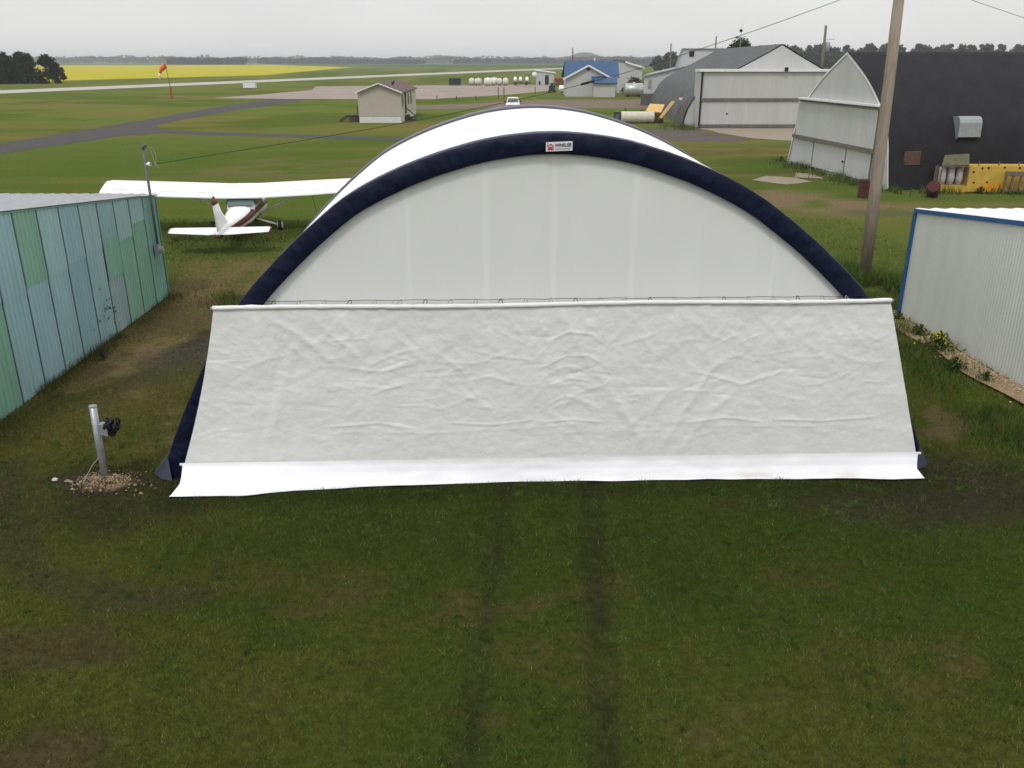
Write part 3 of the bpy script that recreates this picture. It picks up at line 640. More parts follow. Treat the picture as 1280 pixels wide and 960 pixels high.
tag(build('sandy_soil',mb,M['pebble']),'loose sandy soil and stones dug up around the steel post','soil',kind='stuff')

# ------------------------------------------------------------------ teal shed (left)
TS=thing('teal_shed','teal and green corrugated metal shed with patchwork panels, left edge','shed',(-13.5,18,0))
def tw(s): return Vector((-9.66+.031*s,23.42-s,0))   # s metres from the far corner towards the camera
def tz(s): return 2.8+.103*s
g=random.Random(21)
teal=[(.27,.42,.42),(.28,.42,.435),(.25,.39,.40),(.295,.435,.43)];green=[(.20,.365,.275),(.215,.385,.29)]
upg={7};log_={0,1,2,9,11,12};
mb=MB();LAP=1.92
rib=.15;S_=12.6
n=int(S_/rib)*4
def rp(i):
    k=i%4;return i//4*rib+(0,.085,.1,.135)[k],(0,0,.02,.02)[k]
prev=None
PW=.9
def addcol(z0f,z1f,cf,lift):
    for i in range(n):
        s0,d0=rp(i);s1,d1=rp(i+1)
        pi=int((s0+.01)//PW);mb.col=cf(pi)
        if mb.col is None: continue
        if i%24==0: mb.col=(.10,.165,.16); d0=d1=-.01; s1=s0+.05
        elif i%24==1: s0=s0-.035
        o0=Vector((d0+lift,0,0));o1=Vector((d1+lift,0,0))
        a=tw(s0)+o0;b=tw(s1)+o1
        mb.add([a+Vector((0,0,z0f(s0,pi))),b+Vector((0,0,z0f(s1,pi))),b+Vector((0,0,z1f(s1,pi))),a+Vector((0,0,z1f(s0,pi)))],[(0,1,2,3)])
cu_=[green[g.randrange(2)] if i in upg else teal[g.randrange(4)] for i in range(20)]
cl_=[green[g.randrange(2)] if i in log_ else teal[g.randrange(4)] for i in range(20)]
cu_[0]=cl_[0]=(.19,.36,.30);cl_[3]=(.27,.37,.37)
lap=[1.95+g.uniform(-.18,.22) for i in range(20)];lap[1]=lap[2]=2.35;lap[3]=1.7;lap[3]=1.35;lap[0]=2.6;lap[2]=2.1
GRN=green[1]
addcol(lambda s,p:1.33,lambda s,p:2.28,lambda p:GRN if p==3 else None,.024)
addcol(lambda s,p:.02,lambda s,p:lap[p],lambda p:cl_[p],0)
addcol(lambda s,p:lap[p]-.03,lambda s,p:tz(s),lambda p:cu_[p],.012)
mb.col=None
build('corrugated_wall',mb,M['teal'],TS)
g2=random.Random(3)
for k in range(22):
    mb=MB()
    s=4.1+g2.gauss(0,.32);z=.62+g2.gauss(0,.2);r=g2.uniform(.012,.035);c=tw(s)+Vector((.035,0,z))
    mb.add([c+Vector((0,r*math.cos(a),r*g2.uniform(.6,1.3)*math.sin(a))) for a in [j*1.05 for j in range(6)]],[tuple(range(6))])
    build('paint_chip',mb,M['darkgap'],TS)
mb=MB();a=tw(0);b=tw(S_)
mb.add([a+Vector((-.03,-.02,2.78)),b+Vector((-.03,0,tz(S_)-.02)),b+Vector((-9,0,tz(S_)-.02)),a+Vector((-9,-.02,2.78)),a+Vector((-.03,-.02,0)),b+Vector((-.03,0,0)),b+Vector((-9,0,0)),a+Vector((-9,-.02,0))],[(4,0,3,7),(5,6,2,1),(7,3,2,6)]);build('shed_body',mb,M['shedwhite'],TS)
mb=MB();nr=120;Pg=[]
for j in range(2):
    Pg.append([Vector((-.06,0,0))*0+((tw(-.12) if j==0 else tw(S_)) +Vector((.06-9.2*i/nr,0,(tz(-.12) if j==0 else tz(S_))+.03+.02*math.sin(i*math.pi/2))))for i in range(nr+1)])
mb.grid(Pg);build('roof_sheet',mb,M['galvroof'],TS)
mb=MB();mb.bar(tw(-.1)+Vector((.04,0,tz(0)-.01)),tw(S_)+Vector((.04,0,tz(S_)-.01)),.02,.03);build('roof_edge_trim',mb,M['tealtrim'],TS)
mb=MB();mb.bar(tw(-.02)+Vector((.01,.0,.05)),tw(-.02)+Vector((.01,.0,2.76)),.04,.04);build('corner_trim',mb,M['tealtrim'],TS)
# service mast
ms_=tw(.58)+Vector((.12,0,0))
mb=MB();mb.tube([ms_+Vector((0,0,1.55)),ms_+Vector((0,0,2.8)),ms_+Vector((-.01,0,4.08))],.034,10);mast=build('service_mast',mb,M['mast'],TS,True)
mb=MB();mb.tube([ms_+Vector((-.01,0,4.06)),ms_+Vector((-.0,0,4.13)),ms_+Vector((.05,0,4.17)),ms_+Vector((.09,0,4.12))],[.045,.055,.05,.03],10);build('weatherhead',mb,M['mast'],mast,True)
mb=MB();mb.box(ms_.x-.06,ms_.x+.05,ms_.y-.11,ms_.y+.11,1.3,1.58);mb.tube([ms_+Vector((.05,0,1.44)),ms_+Vector((.13,0,1.44))],.085,14);mb.tube([ms_+Vector((0,0,.9)),ms_+Vector((0,0,1.3))],.02,8);build('electric_meter',mb,M['steel'],mast)
mb=MB();mb.tube([ms_+Vector((.08,0,4.12)),ms_+Vector((.22,.05,4.08)),ms_+Vector((.28,.05,3.9)),ms_+Vector((.24,.05,3.7)),ms_+Vector((.3,.05,3.58))],.006,6);mb.tube([ms_+Vector((.06,0,4.12)),ms_+Vector((.17,.05,4.0)),ms_+Vector((.2,.05,3.8)),ms_+Vector((.24,.05,3.6))],.006,6);build('drip_loop',mb,M['vent'],mast)
mb=MB();mb.tube([ms_+Vector((0,0,3.68)),ms_+Vector((.12,0,3.68))],.03,8);mb.tube([ms_+Vector((.06,0,3.68)),ms_+Vector((.12,0,3.68))],.055,10);build('insulator',mb,M['signwhite'],mast)

# ------------------------------------------------------------------ white shed (right)
WS=thing('white_shed','white metal shed with blue corner trim, right edge','shed',(14,17.5,0))
def ww(s): return Vector((10.07+.045*s,21.4-s,0))
def wz(s): return 2.72+.103*s
mb=MB();S2=11.5;n=int(S2/.1)*2
for i in range(n):
    s0=i*.05;s1=s0+.05;d0=.0 if i%2 else .008;d1=.008-d0
    k0=1.6*.0
    a=ww(s0)-Vector((d0,0,0));b=ww(s1)-Vector((d1,0,0))
    mb.add([a+Vector((0,0,.03)),a+Vector((0,0,wz(s0))),b+Vector((0,0,wz(s1))),b+Vector((0,0,.03))],[(0,1,2,3)])
build('metal_wall',mb,M['shedwhite'],WS)
mb=MB();a=ww(0);b=ww(S2)
mb.add([a+Vector((.03,-.02,wz(0)-.03)),b+Vector((.03,0,wz(S2)-.03)),b+Vector((9,0,wz(S2)-.03)),a+Vector((9,-.02,wz(0)-.03)),a+Vector((.03,-.02,0)),b+Vector((.03,0,0)),b+Vector((9,0,0)),a+Vector((9,-.02,0))],[(4,7,3,0),(5,1,2,6),(7,6,2,3)]);build('shed_body',mb,M['shedwhite'],WS)
mb=MB();nr=90
mb.grid([[((ww(-.1) if j==0 else ww(S2))+Vector((-.02+9.1*i/nr,0,(wz(-.1) if j==0 else wz(S2))+.04+.018*math.sin(i*math.pi/2)))) for i in range(nr+1)] for j in range(2)]);build('roof_sheet',mb,M['shedroof'],WS)
mb=MB();mb.bar(ww(-.08)+Vector((-.03,0,wz(0)-.02)),ww(S2)+Vector((-.03,0,wz(S2)-.02)),.05,.09);build('roof_edge_trim',mb,M['bluetrim'],WS)
mb=MB();mb.bar(ww(-.01)+Vector((-.035,.02,.02)),ww(-.01)+Vector((-.035,.02,wz(0)-.07)),.06,.10);build('corner_trim',mb,M['bluetrim'],WS)
mb=MB();mb.tube([(16.9,19.6,2.6),(16.9,19.6,4.9)],.04,8);build('service_mast',mb,M['steel'],WS)
sheet('gravel_strip',[(9.45,21.7),(10.05,21.75),(10.34,15),(10.5,11),(9.75,11),(9.72,14.8),(9.58,17.2),(9.75,18.6),(9.5,20.2)],M['gravel'],.055,'gravel strip along the white shed',.12,4,.4)
g=np.random.default_rng(5);mb=MB()
for k in range(1500):
    y=g.uniform(14,21.6);x=10.07+.045*(21.4-y)-abs(g.normal(0,.24))-.02;s=g.uniform(.012,.032);mb.col=tuple(np.array((.34,.26,.16))*g.uniform(.5,1.5))
    mb.add([(x+s*g.uniform(.7,1.3)*dx,y+s*dy,.06+s*.7*dz) for dx,dy,dz in ((1,0,0),(-1,0,0),(0,1,0),(0,-1,0),(0,0,1))],[(0,2,4),(2,1,4),(1,3,4),(3,0,4)])
mb.col=None
tag(build('gravel_stones',mb,M['pebble']),'loose tan gravel stones along the foot of the white shed','gravel',kind='stuff')
# weeds
def weed(name,label,x,y,hh,n,seed,flowers=0,col=(.045,.075,.016)):
    g=np.random.default_rng(seed);T=thing(name,label,'weed',(x,y,0));mb=MB()
    for k in range(n):
        a=g.uniform(0,6.28);r=abs(g.normal(0,.33))*hh*1.3;z=g.uniform(.05,1)*hh*max(.25,1-r/(hh*1.6));s=g.uniform(.025,.06)*(hh/.5)
        c=Vector((x+r*math.cos(a),y+r*math.sin(a),z));nx=Vector((g.normal(),g.normal(),g.normal()+.8)).normalized();u=nx.orthogonal().normalized();w=nx.cross(u)
        mb.col=tuple(np.array(col)*g.uniform(.5,1.7));mb.add([c-u*s,c+w*s*.5,c+u*s*1.3,c-w*s*.5],[(0,1,2,3)])
    build('foliage',mb,M['leaf'],T)
    mb=MB()
    for k in range(9):
        a=g.uniform(0,6.28);r=g.uniform(0,.5)*hh;mb.tube([(x,y,0),(x+r*math.cos(a),y+r*math.sin(a),hh*g.uniform(.6,1))],.006,4)
    build('stem',mb,M['greentank'],T)
    if flowers:
        for k in range(flowers):
            mb=MB()
            a=g.uniform(0,6.28);r=abs(g.normal(0,.3))*hh*1.3;c=Vector((x+r*math.cos(a),y+r*math.sin(a),hh*g.uniform(.7,1.08)*max(.3,1-r/(hh*1.7))));s=.022
            mb.add([c+Vector((s*math.cos(j),s*math.sin(j),.004*(j%2))) for j in range(6)],[tuple(range(6))]);mb.add([c+Vector((s*math.cos(j),0,s*math.sin(j))) for j in range(6)],[tuple(range(6))])
            build('flower',mb,M['yflower'],T)
    return T
weed('flowering_weed','bushy weed dotted with yellow flowers beside the white shed',9.72,18.55,.48,520,1,48,(.07,.095,.02))
weed('leafy_weed','spreading green weed half covering the gravel just behind the yellow flowering weed',9.75,19.6,.34,380,8,0,(.045,.08,.018))
weed('leafy_weed','broad green weed on the gravel nearest the right edge of the photo',9.75,16.5,.26,300,9,0,(.045,.085,.018))
weed('leafy_weed','low dark green weed at the foot of the blue corner trim',9.8,20.9,.30,240,2)
weed('leafy_weed','dark leafy weed just in front of the yellow flowering weed',9.45,17.2,.34,380,3,0,(.032,.06,.014))
weed('leafy_weed','low weed clump at the near end of the teal shed wall',-9.1,18.0,.25,200,4,0,(.05,.065,.02))

# ------------------------------------------------------------------ utility pole and cables
UP=thing('utility_pole','tall bare brown wooden utility pole behind the right side of the fabric hangar','pole',(10.63,25.3,0))
mb=MB();mb.tube([(10.63,25.3,-.2),(10.57,25.3,3),(10.5,25.3,6),(10.42,25.3,8.75)],[.175,.165,.15,.135],16);pl_=build('pole_shaft',mb,M['wood'],UP,True)
mb=MB();mb.bar((9.5,25.3,8.45),(11.35,25.3,8.45),.1,.12);build('crossarm',mb,M['wood'],UP)
for x in (9.7,11.2): 
    mb=MB();mb.tube([(x,25.3,8.5),(x,25.3,8.66)],[.03,.05],8);build('insulator',mb,M['vent'],UP)
def cable(pts,r,label,splice=None):
    T=None
    mb=MB();mb.tube(catmull(pts,8),r*.6,5);
    if splice:
        a,b=splice;mb.tube([a,b],.032,8)
    o=build('overhead_cable',mb,M['cable']);return tag(recenter(o),label,'cable')
wp=[(-9.28,22.9,3.68),(-8.3,23.1,3.82),(-5.2,23.4,4.28),(-2.5,23.7,4.72),(.45,24.1,5.28),(2.05,24.3,5.65),(3.45,24.5,6.01),(6.15,24.7,6.84),(8.85,25.0,7.75),(10.3,25.25,8.3)]
cable(wp,.013,'long black overhead cable sagging from the teal shed mast up to the wooden pole',((1.85,24.27,5.6),(2.2,24.32,5.69)))
cable([(10.45,25.2,8.35),(11.8,24.5,7.75),(13.6,23,6.9),(15.5,21,5.8),(16.9,19.6,4.85)],.010,'black overhead cable running down from the wooden pole towards the right')

# ------------------------------------------------------------------ aircraft
AO=Vector((-10.34,33.4,0));AH=R(5.5);AT=Matrix.Translation(AO)@Matrix.Rotation(AH,4,'Z')
PLN=thing('light_aircraft','white high-wing propeller aircraft with maroon stripe parked tail towards us','aircraft',AO)
def amb(): m=MB();m.T=AT;return m
def ring(y,cx,zb,zt,w,n=20,pw=2.6):
    zc=(zb+zt)/2;hh=(zt-zb)/2;o=[]
    for k in range(n):
        a=2*math.pi*k/n;c,s=math.cos(a),math.sin(a);o.append(Vector((cx+w/2*math.copysign(abs(c)**(2/pw),c),y,zc+hh*math.copysign(abs(s)**(2/pw),s))))
    return o
secs=[(-4.75,.62,.80,.10),(-4.2,.55,.88,.24),(-3.2,.50,.94,.48),(-2.0,.44,.99,.78),(-1.25,.41,1.02,.98),(-.95,.40,1.06,1.04),(-.5,.39,1.38,1.10),(.8,.38,1.46,1.12),(1.25,.38,1.12,1.10),(2.2,.42,1.02,.95),(2.6,.48,.95,.7),(2.68,.55,.88,.4)]
mb=amb();mb.rings([ring(y,0,zb,zt,w_) for y,zb,zt,w_ in secs]);fus=build('fuselage',mb,M['planewhite'],PLN,True,True)
# stripe along both sides
mb=amb()
for s in (-1,1):
    Pg=[]
    for (y,zb,zt,w_),(lo,hi) in zip(secs[1:11],((.62,.78),(.60,.80),(.64,.86),(.70,.92),(.74,.98),(.78,1.0),(.80,1.02),(.80,1.0),(.74,.9),(.7,.82))):
        zc=(zb+zt)/2;hh=(zt-zb)/2;row=[]
        for z in np.linspace(lo,hi,5):
            t=min(.999,abs((z-zc)/hh));xx=w_/2*(1-t**2.6)**(1/2.6)+.012;row.append((s*xx,y,z))
        Pg.append(row)
    mb.grid(Pg)
build('side_stripe',mb,M['maroon'],fus)
mb=amb();mb.rings([ring(-4.86,0,.62,.72,.06,10),ring(-4.6,0,.58,.76,.16,10),ring(-4.3,0,.545,.72,.22,10)]);build('tail_cone',mb,M['maroon'],fus,True,True)
# windows
mb=amb();mb.add([(-.47,-.925,1.075),(.47,-.925,1.075),(.43,-.56,1.335),(-.43,-.56,1.335)],[(0,1,2,3)]);mb.add([(-.47,-.95,1.09),(.47,-.95,1.09),(.44,-.58,1.345),(-.44,-.58,1.345)],[(0,1,2,3)]);build('rear_window',mb,M['glass'],fus)
for s in (-1,1):
    mb=amb();mb.add([(s*.553,-.72,1.07),(s*.563,-.1,1.06),(s*.566,.75,1.04),(s*.52,.75,1.33),(s*.525,-.1,1.31),(s*.515,-.5,1.28)],[tuple(range(6))]);build('side_window',mb,M['glass'],fus)
mb=amb();mb.add([(-.48,.9,1.40),(.48,.9,1.40),(.5,1.27,1.12),(-.5,1.27,1.12)],[(0,1,2,3)]);build('windshield',mb,M['glass'],fus)
# wing
def airfoil(x,yle,yte,zle,zte,th):
    o=[];ns=9
    for k in range(ns):
        t=k/(ns-1);y=yle+(yte-yle)*t;z=zle+(zte-zle)*t;o.append(Vector((x,y,z+th*1.1*math.sqrt(t)*(1-t)*2)))
    for k in range(ns-2,0,-1):
        t=k/(ns-1);y=yle+(yte-yle)*t;z=zle+(zte-zle)*t;o.append(Vector((x,y,z-th*.35*math.sqrt(t)*(1-t)*2)))
    return o
mb=amb();rr=[]
for x in (-5.2,-5.15,-5.0,-2.6,-.6,.6,2.6,5.0,5.15,5.2):
    a=abs(x);dh=.055*max(0,a-.6)*.75;le,te=(1.0,-.75) if a<2.7 else (1.0-.14*(a-2.6)/2.7,-.75+.28*(a-2.6)/2.7)
    th=.13 if a<5.1 else .07 if a<5.3 else .02
    if a>5.1: te+=.06*(a-5)*3;le-=.25*(a-5.0)
    rr.append(airfoil(x,le,te,1.66+dh,1.33+dh+.02*(a>3),th))
mb.rings(rr);build('wing',mb,M['planewhite'],PLN,True,True)
for s in (-1,1):
    for xa_,xb_,nm in ((.75,2.55,'flap_gap'),(2.65,4.95,'aileron_gap')):
        P=[]
        for x in (xa_,xb_):
            te=-.75+.28*max(0,x-2.6)/2.7;le=1.0-.14*max(0,x-2.6)/2.7;t=.74;dh=.055*(x-.6)*.75
            P.append((s*x,le+(te-le)*t,1.66+dh+(-.33+(.02 if x>3 else 0))*t+.13*1.1*math.sqrt(t)*(1-t)*2+.002))
        mb=amb();mb.bar(P[0],P[1],.022,.008);build(nm,mb,M['vent'],PLN)
    mb=amb();mb.tube([(s*.53,.15,.62),(s*2.5,.2,1.52)],.035,8);build('wing_strut',mb,M['planewhite'],PLN,True)
    mb=amb();mb.tube([(s*.4,-.05,.46),(s*.75,-.05,.36),(s*1.22,-.05,.21)],[.045,.035,.03],8);build('gear_leg',mb,M['planewhite'],PLN,True)
    mb=amb();mb.tube([(s*1.22,-.05,.2),(s*1.23,-.05,.2),(s*1.35,-.05,.2),(s*1.36,-.05,.2)],[.13,.2,.2,.13],18);wh=build('wheel',mb,M['black'],PLN,True)
    mb=amb();mb.tube([(s*1.20,-.05,.2),(s*1.375,-.05,.2)],.125,12);build('wheel_hub',mb,M['signwhite'] if s>0 else M['rust'],wh)
    # tailplane
    mb=amb();mb.rings([airfoil(s*x,le,te,zl,zt,.05) for x,le,te,zl,zt in ((.05,-3.75,-4.72,.80,.72),(.3,-3.78,-4.78,.80,.72),(1.55,-3.98,-4.62,.83,.76),(1.66,-4.1,-4.6,.83,.77))]);build('tailplane',mb,M['planewhite'],PLN,True,True)
    mb=amb();mb.rings([airfoil(s*x,le,te,zl,zt,.05) for x,le,te,zl,zt in ((1.662,-4.08,-4.6,.83,.77),(1.70,-4.15,-4.58,.83,.775))]);build('tailplane_tip',mb,M['maroon'],PLN,True,True)
def fin(z,yle,yte,t): 
    return [Vector((t*k,yle+(yte-yle)*f,z)) for f,k in ((0,0),(.25,1),(.7,.8),(1,.1),(1,-.1),(.7,-.8),(.25,-1))]
mb=amb();mb.rings([fin(.82,-2.5,-4.75,.06),fin(1.0,-3.2,-4.78,.06),fin(1.3,-3.75,-4.86,.055),fin(1.72,-4.2,-4.97,.045)]);fn=build('tail_fin',mb,M['planewhite'],PLN,True,True)
mb=amb();mb.rings([fin(1.722,-4.2,-4.99,.05),fin(1.85,-4.36,-5.1,.05),fin(1.88,-4.45,-5.02,.04),fin(2.02,-4.72,-4.85,.012)]);build('fin_tip',mb,M['maroon'],fn,False,True)
mb=amb();mb.tube([(0,2.68,.72),(0,2.85,.72),(0,2.95,.72)],[.16,.1,.02],14);build('spinner',mb,M['maroon'],PLN,True)
mb=amb();mb.bar((0,2.78,.0+.1),(0,2.78,1.4),.12,.03);build('propeller',mb,M['black'],PLN)
mb=amb();mb.tube([(0,2.0,.45),(0,2.05,.2)],.03,8);mb.tube([(-.06,2.05,.16),(.06,2.05,.16)],.16,14);build('nose_wheel',mb,M['black'],PLN,True)
mb=amb()
mb.tube([(2.55,.1,1.55),(2.9,-.5,.02)],.008,4);build('tie_down_rope',mb,M['cable'],PLN)

# ------------------------------------------------------------------ gothic hangars
def gothic(hp,k=6):
    P=[(-u,z) for u,z in hp]+[(u,z) for u,z in hp[::-1][1:]]
    L_=catmull([(-u,z) for u,z in hp],k);return L_+[Vector((-p.x,p.y)) for p in L_[::-1][1:]]
# black hangar: gable faces the fabric hangar (west)
BC=Vector((18.615,50.78,0));BE=Vector((-.101,.995,0)).normalized();BA=Vector((.995,.101,0)).normalized()
def BP(w,z,v): return BC+BE*w+BA*v+Vector((0,0,z))
bp=gothic([(6.45,0),(6.1,1.18),(5.8,2.24),(5.33,3.15),(4.5,4.0),(2.65,5.3),(0,6.62)])
BH=thing('arched_hangar','black tar-roofed arched hangar with pale metal gable end, right background','hangar',BC)
mb=MB();mb.grid([[BP(p.x*1.006,p.y*1.004+.01,v) for p in bp] for v in (-.06,5,10,15,20,24)]);rf=build('arched_roof',mb,M['blackroof'],BH,True)
mb=MB();mb.grid([[BP(p.x*k,p.y*k if p.y>0 else 0,-.075) for p in bp] for k in (1.004,.985)][::-1]);build('gable_trim',mb,M['whitetrim'],BH)
mb=MB();mb.add([BP(p.x*.99,p.y*.99,-.03) for p in bp],[tuple(range(len(bp)))]);gw=build('gable_wall',mb,M['gable'],BH)
mb=MB();mb.add([BP(p.x*.99,p.y*.99,23.9) for p in bp],[tuple(range(len(bp)))]);build('rear_wall',mb,M['gable'],BH)
# bi-fold doors with ribbed faces
def ribbed(f,w0,w1,z0,z1,v,step=.22,dep=.02):
    mb=MB();n=int((w1-w0)/step)
    for i in range(n):
        a=w0+(w1-w0)*i/n;b=w0+(w1-w0)*(i+1)/n;m=a+(b-a)*.75;m2=a+(b-a)*.88
        for p,q_,dp,dq in ((a,m,0,0),(m,m2,0,dep),(m2,b,dep,0)):
            mb.add([f(p,z0,v-dp),f(q_,z0,v-dq),f(q_,z1,v-dq),f(p,z1,v-dp)],[(0,1,2,3)])
    return mb
door=build('bifold_door',ribbed(BP,-4.5,5.45,1.86,3.86,-.16),M['gable'],BH)
mb=ribbed(BP,-4.4,5.6,.18,1.66,-.16);build('lower_panel',mb,M['gable'],door)
mb=MB();mb.bar(BP(-4.6,1.76,-.22),BP(5.6,1.76,-.22),.16,.2);build('door_rail',mb,M['dirtytrim'],door)
mb=MB();mb.bar(BP(-4.75,4.02,-.2),BP(5.1,4.02,-.2),.36,.10);build('door_canopy',mb,M['whitetrim'],door)
mb=MB();mb.bar(BP(-4.7,3.9,-.17),BP(5.05,3.9,-.17),.2,.1);build('canopy_shade_strip',mb,M['dirtytrim'],door)  # dark strip added below the canopy to stand for its shade
mb=MB();mb.bar(BP(5.62,.05,-.12),BP(5.48,3.2,-.12),.05,.05);build('door_jamb',mb,M['darkgap'],door)
for w_ in (2.6,-1.6):
    mb=MB();mb.bar(BP(w_,.2,-.185),BP(w_,1.62,-.185),.03,.02);build('panel_seam',mb,M['dirtytrim'],door)
mb=MB();mb.tube([BP(-1.45,.9,-.2),BP(-1.45,.9,-.26)],.06,8);build('door_handle',mb,M['black'],door)
mb=MB();mb.box(*(lambda p:(p.x-.1,p.x+.02,p.y-.1,p.y+.1,.85,1.2))(BP(-5.5,1,-.1)));build('wall_box',mb,M['black'],BH)
# hood vent on the flank
def BF(z,v,o): 
    w_=-6.3+.0*z
    for a,b in zip(bp[len(bp)//2:-1],bp[len(bp)//2+1:]):
        if b.y<=z<=a.y: w_=-(a.x+(b.x-a.x)*(a.y-z)/(a.y-b.y));break
    return BP(w_-o,z,v)
mb=MB()
v0,v1=3.55,4.75
sec=[(3.52,-.2),(3.55,.25),(3.52,.45),(3.42,.6),(3.25,.68),(2.55,.72),(2.5,.68),(2.25,.0)]
A=[BF(3.2,v0,0)+Vector((0,-o,z-3.2)) for z,o in sec];B=[BF(3.2,v1,0)+Vector((0,-o,z-3.2)) for z,o in sec]
n=len(A);mb.add(A+B,[tuple(range(n)),tuple(range(n,2*n))[::-1]]+[(i,n+i,n+i+1,i+1) for i in range(n-3)]);build('hood_vent',mb,M['vent'],BH,False)
p=BF(1.6,1.15,.0);mb=MB();mb.box(p.x-.42,p.x+.42,p.y-.14,p.y+.05,1.27,1.88);mb.box(p.x-.45,p.x+.45,p.y-.17,p.y-.02,1.22,1.29);build('boarded_window',mb,M['rustpatch'],BH)
# junk by the black hangar
def drum(label,x,y,tilt,rz):
    T=thing('rusty_drum',label,'drum',(x,y,0));m=MB();m.T=Matrix.Translation((x,y,.34))@Matrix.Rotation(rz,4,'Z')@Matrix.Rotation(tilt,4,'X')@Matrix.Translation((0,0,-.36))
    m.tube([(0,0,z) for z in (0,.02,.28,.3,.32,.58,.6,.62,.86,.88)],[.28,.3,.29,.31,.29,.29,.31,.29,.3,.28],18);build('drum_body',m,M['rust'],T,False)
    m2=MB();m2.T=m.T;m2.tube([(0,0,.875),(0,0,.885)],.27,18);m2.tube([(.15,.05,.88),(.15,.05,.91)],.035,8);build('drum_lid',m2,M['rust'],T)
drum('upright rusty oil drum partly behind the wooden pole',17.0,41.9,0,0)
drum('tipped maroon rusty drum in front of the yellow implement',20.35,42.0,R(62),R(-25))
YI=thing('yellow_implement','long yellow steel implement with three pale rolls in its open end','implement',(24,43.6,0))
yb=43.55
mb=MB();mb.box(21.35,22.75,yb,yb+1.0,.02,.35);mb.box(22.72,28.5,yb-.02,yb+1.0,.05,1.3);build('steel_body',mb,M['yellow'],YI)
for k in range(3):
    x=21.56+.43*k;mb=MB();mb.tube([(x,yb+.3,.35),(x+.02,yb+.3,.7),(x,yb+.3,1.05),(x,yb+.3,1.22)],[.16,.18,.165,.15],12);build('pale_roll',mb,M['sack'],YI,True)
mb=MB();mb.box(21.33,22.7,yb+.6,yb+.64,.36,1.25);mb.bar((21.36,yb,.35),(21.36,yb,1.28),.05);mb.bar((22.68,yb-.03,.35),(22.68,yb-.03,1.28),.06);mb.bar((21.34,yb-.02,1.28),(22.72,yb-.02,1.28),.05);build('end_frame',mb,M['rackwood'],YI)
for x,z in ((22.95,1.02),(23.35,1.2),(23.65,1.22),(24.45,1.24),(25.2,1.22),(25.9,1.2),(23.05,.5),(23.7,.52),(26.6,1.2)): mb=MB();mb.tube([(x,yb-.03,z),(x,yb-.045,z)],.05,10);build('bolt_hole',mb,M['black'],YI)
mb=MB();mb.add([(23.4,yb-.06,.04),(24.5,yb-.06,.04),(24.55,yb-.06,.25),(24.5,yb-.06,.47),(23.9,yb-.06,.5),(23.45,yb-.06,.3)],[tuple(range(6))]);mb.box(23.5,24.5,yb-.055,yb-.03,.05,.42);build('orange_panel',mb,M['orange'],YI)
for x in (23.2,24.2,25.2,26.2):
    mb=MB();mb.bar((x,yb+.1,1.3),(x,yb+.1,1.5),.04);build('upright_pin',mb,M['rackwood'],YI)
mb=MB();mb.add([(21.3,43.5,1.31),(22.65,43.5,1.33),(23.0,44.35,1.78),(21.75,44.3,1.72),(21.3,43.5,1.35),(22.65,43.5,1.37),(23.0,44.35,1.82),(21.75,44.3,1.76)],[(0,3,2,1),(4,5,6,7),(0,1,5,4),(1,2,6,5),(2,3,7,6),(3,0,4,7)])
tag(recenter(build('plank_lid',mb,M['plank'])),'mossy plank board leaning between the yellow implement and black hangar','board')
RK=thing('slatted_rack','grey weathered slatted rack leaning in front of the yellow implement','rack',(26.4,43.2,0))
mb=MB();mb.box(24.35,28.6,43.12,43.2,.85,1.08);mb.box(24.35,28.6,43.12,43.2,.1,.2);mb.bar((24.4,43.15,.05),(24.4,43.15,1.1),.08);build('rack_frame',mb,M['rackwood'],RK)
for k in range(10):
    x=24.75+.4*k;mb=MB();mb.bar((x,43.17,.02),(x,43.17,.9),.10,.05);build('slat',mb,M['rackwood'],RK)
mb=MB();mb.box(25.6,27.2,43.3,43.5,1.32,1.62);tag(recenter(build('brick_stack',mb,M['rustorange'])),'short row of reddish bricks on top of the yellow implement','bricks')
weed('leafy_weed','weed bush against the lower edge of the yellow implement',23.3,43.2,.38,260,6,0,(.025,.045,.012))
weed('leafy_weed','dark low weed at the far corner of the black hangar gable',17.6,57.6,.4,200,7,0,(.02,.03,.012))

# grey hangar
GC=Vector((26.3,89.5,0));GA=Vector((2.4,35.5,0)).normalized();GE=Vector((GA.y,-GA.x,0))
def GP(w,z,v): return GC+GE*w+GA*v+Vector((0,0,z))
gp=gothic([(9.2,0),(8.97,1.0),(8.6,2.0),(7.6,3.5),(6.2,4.45),(4.3,5.4),(2.1,6.55),(0,7.72)])
GH=thing('arched_hangar','large grey shingled arched hangar with projecting pale door box','hangar',GC)
mb=MB();mb.grid([[GP(p.x,p.y,v) for p in gp] for v in (-.1,10,20,30,39.6)]);build('arched_roof',mb,M['greyroof'],GH,True)
mb=MB();mb.add([GP(p.x*.985,p.y*.985,0) for p in gp],[tuple(range(len(gp)))]);build('gable_wall',mb,M['gable'],GH)
mb=MB();mb.add([GP(p.x*.985,p.y*.985,39.5) for p in gp],[tuple(range(len(gp)))]);build('rear_wall',mb,M['gable'],GH)
mb=MB();mb.box(18.25,31.0,87.62,90.5,.02,5.2);mb2=mb;bx=build('door_box',mb,M['gable'],GH)
mb=MB();mb.box(18.05,31.2,87.3,89.8,5.2,5.42);build('door_canopy',mb,M['whitetrim'],bx)
def KP(w,z,v): return Vector((w,87.6+v,z))
d1=build('bifold_door',ribbed(KP,18.5,30.9,2.78,5.1,-.03,.3,.02),M['gable'],GH)
build('lower_panel',ribbed(KP,18.5,30.9,.35,2.5,-.03,.3,.02),M['gable'],d1)
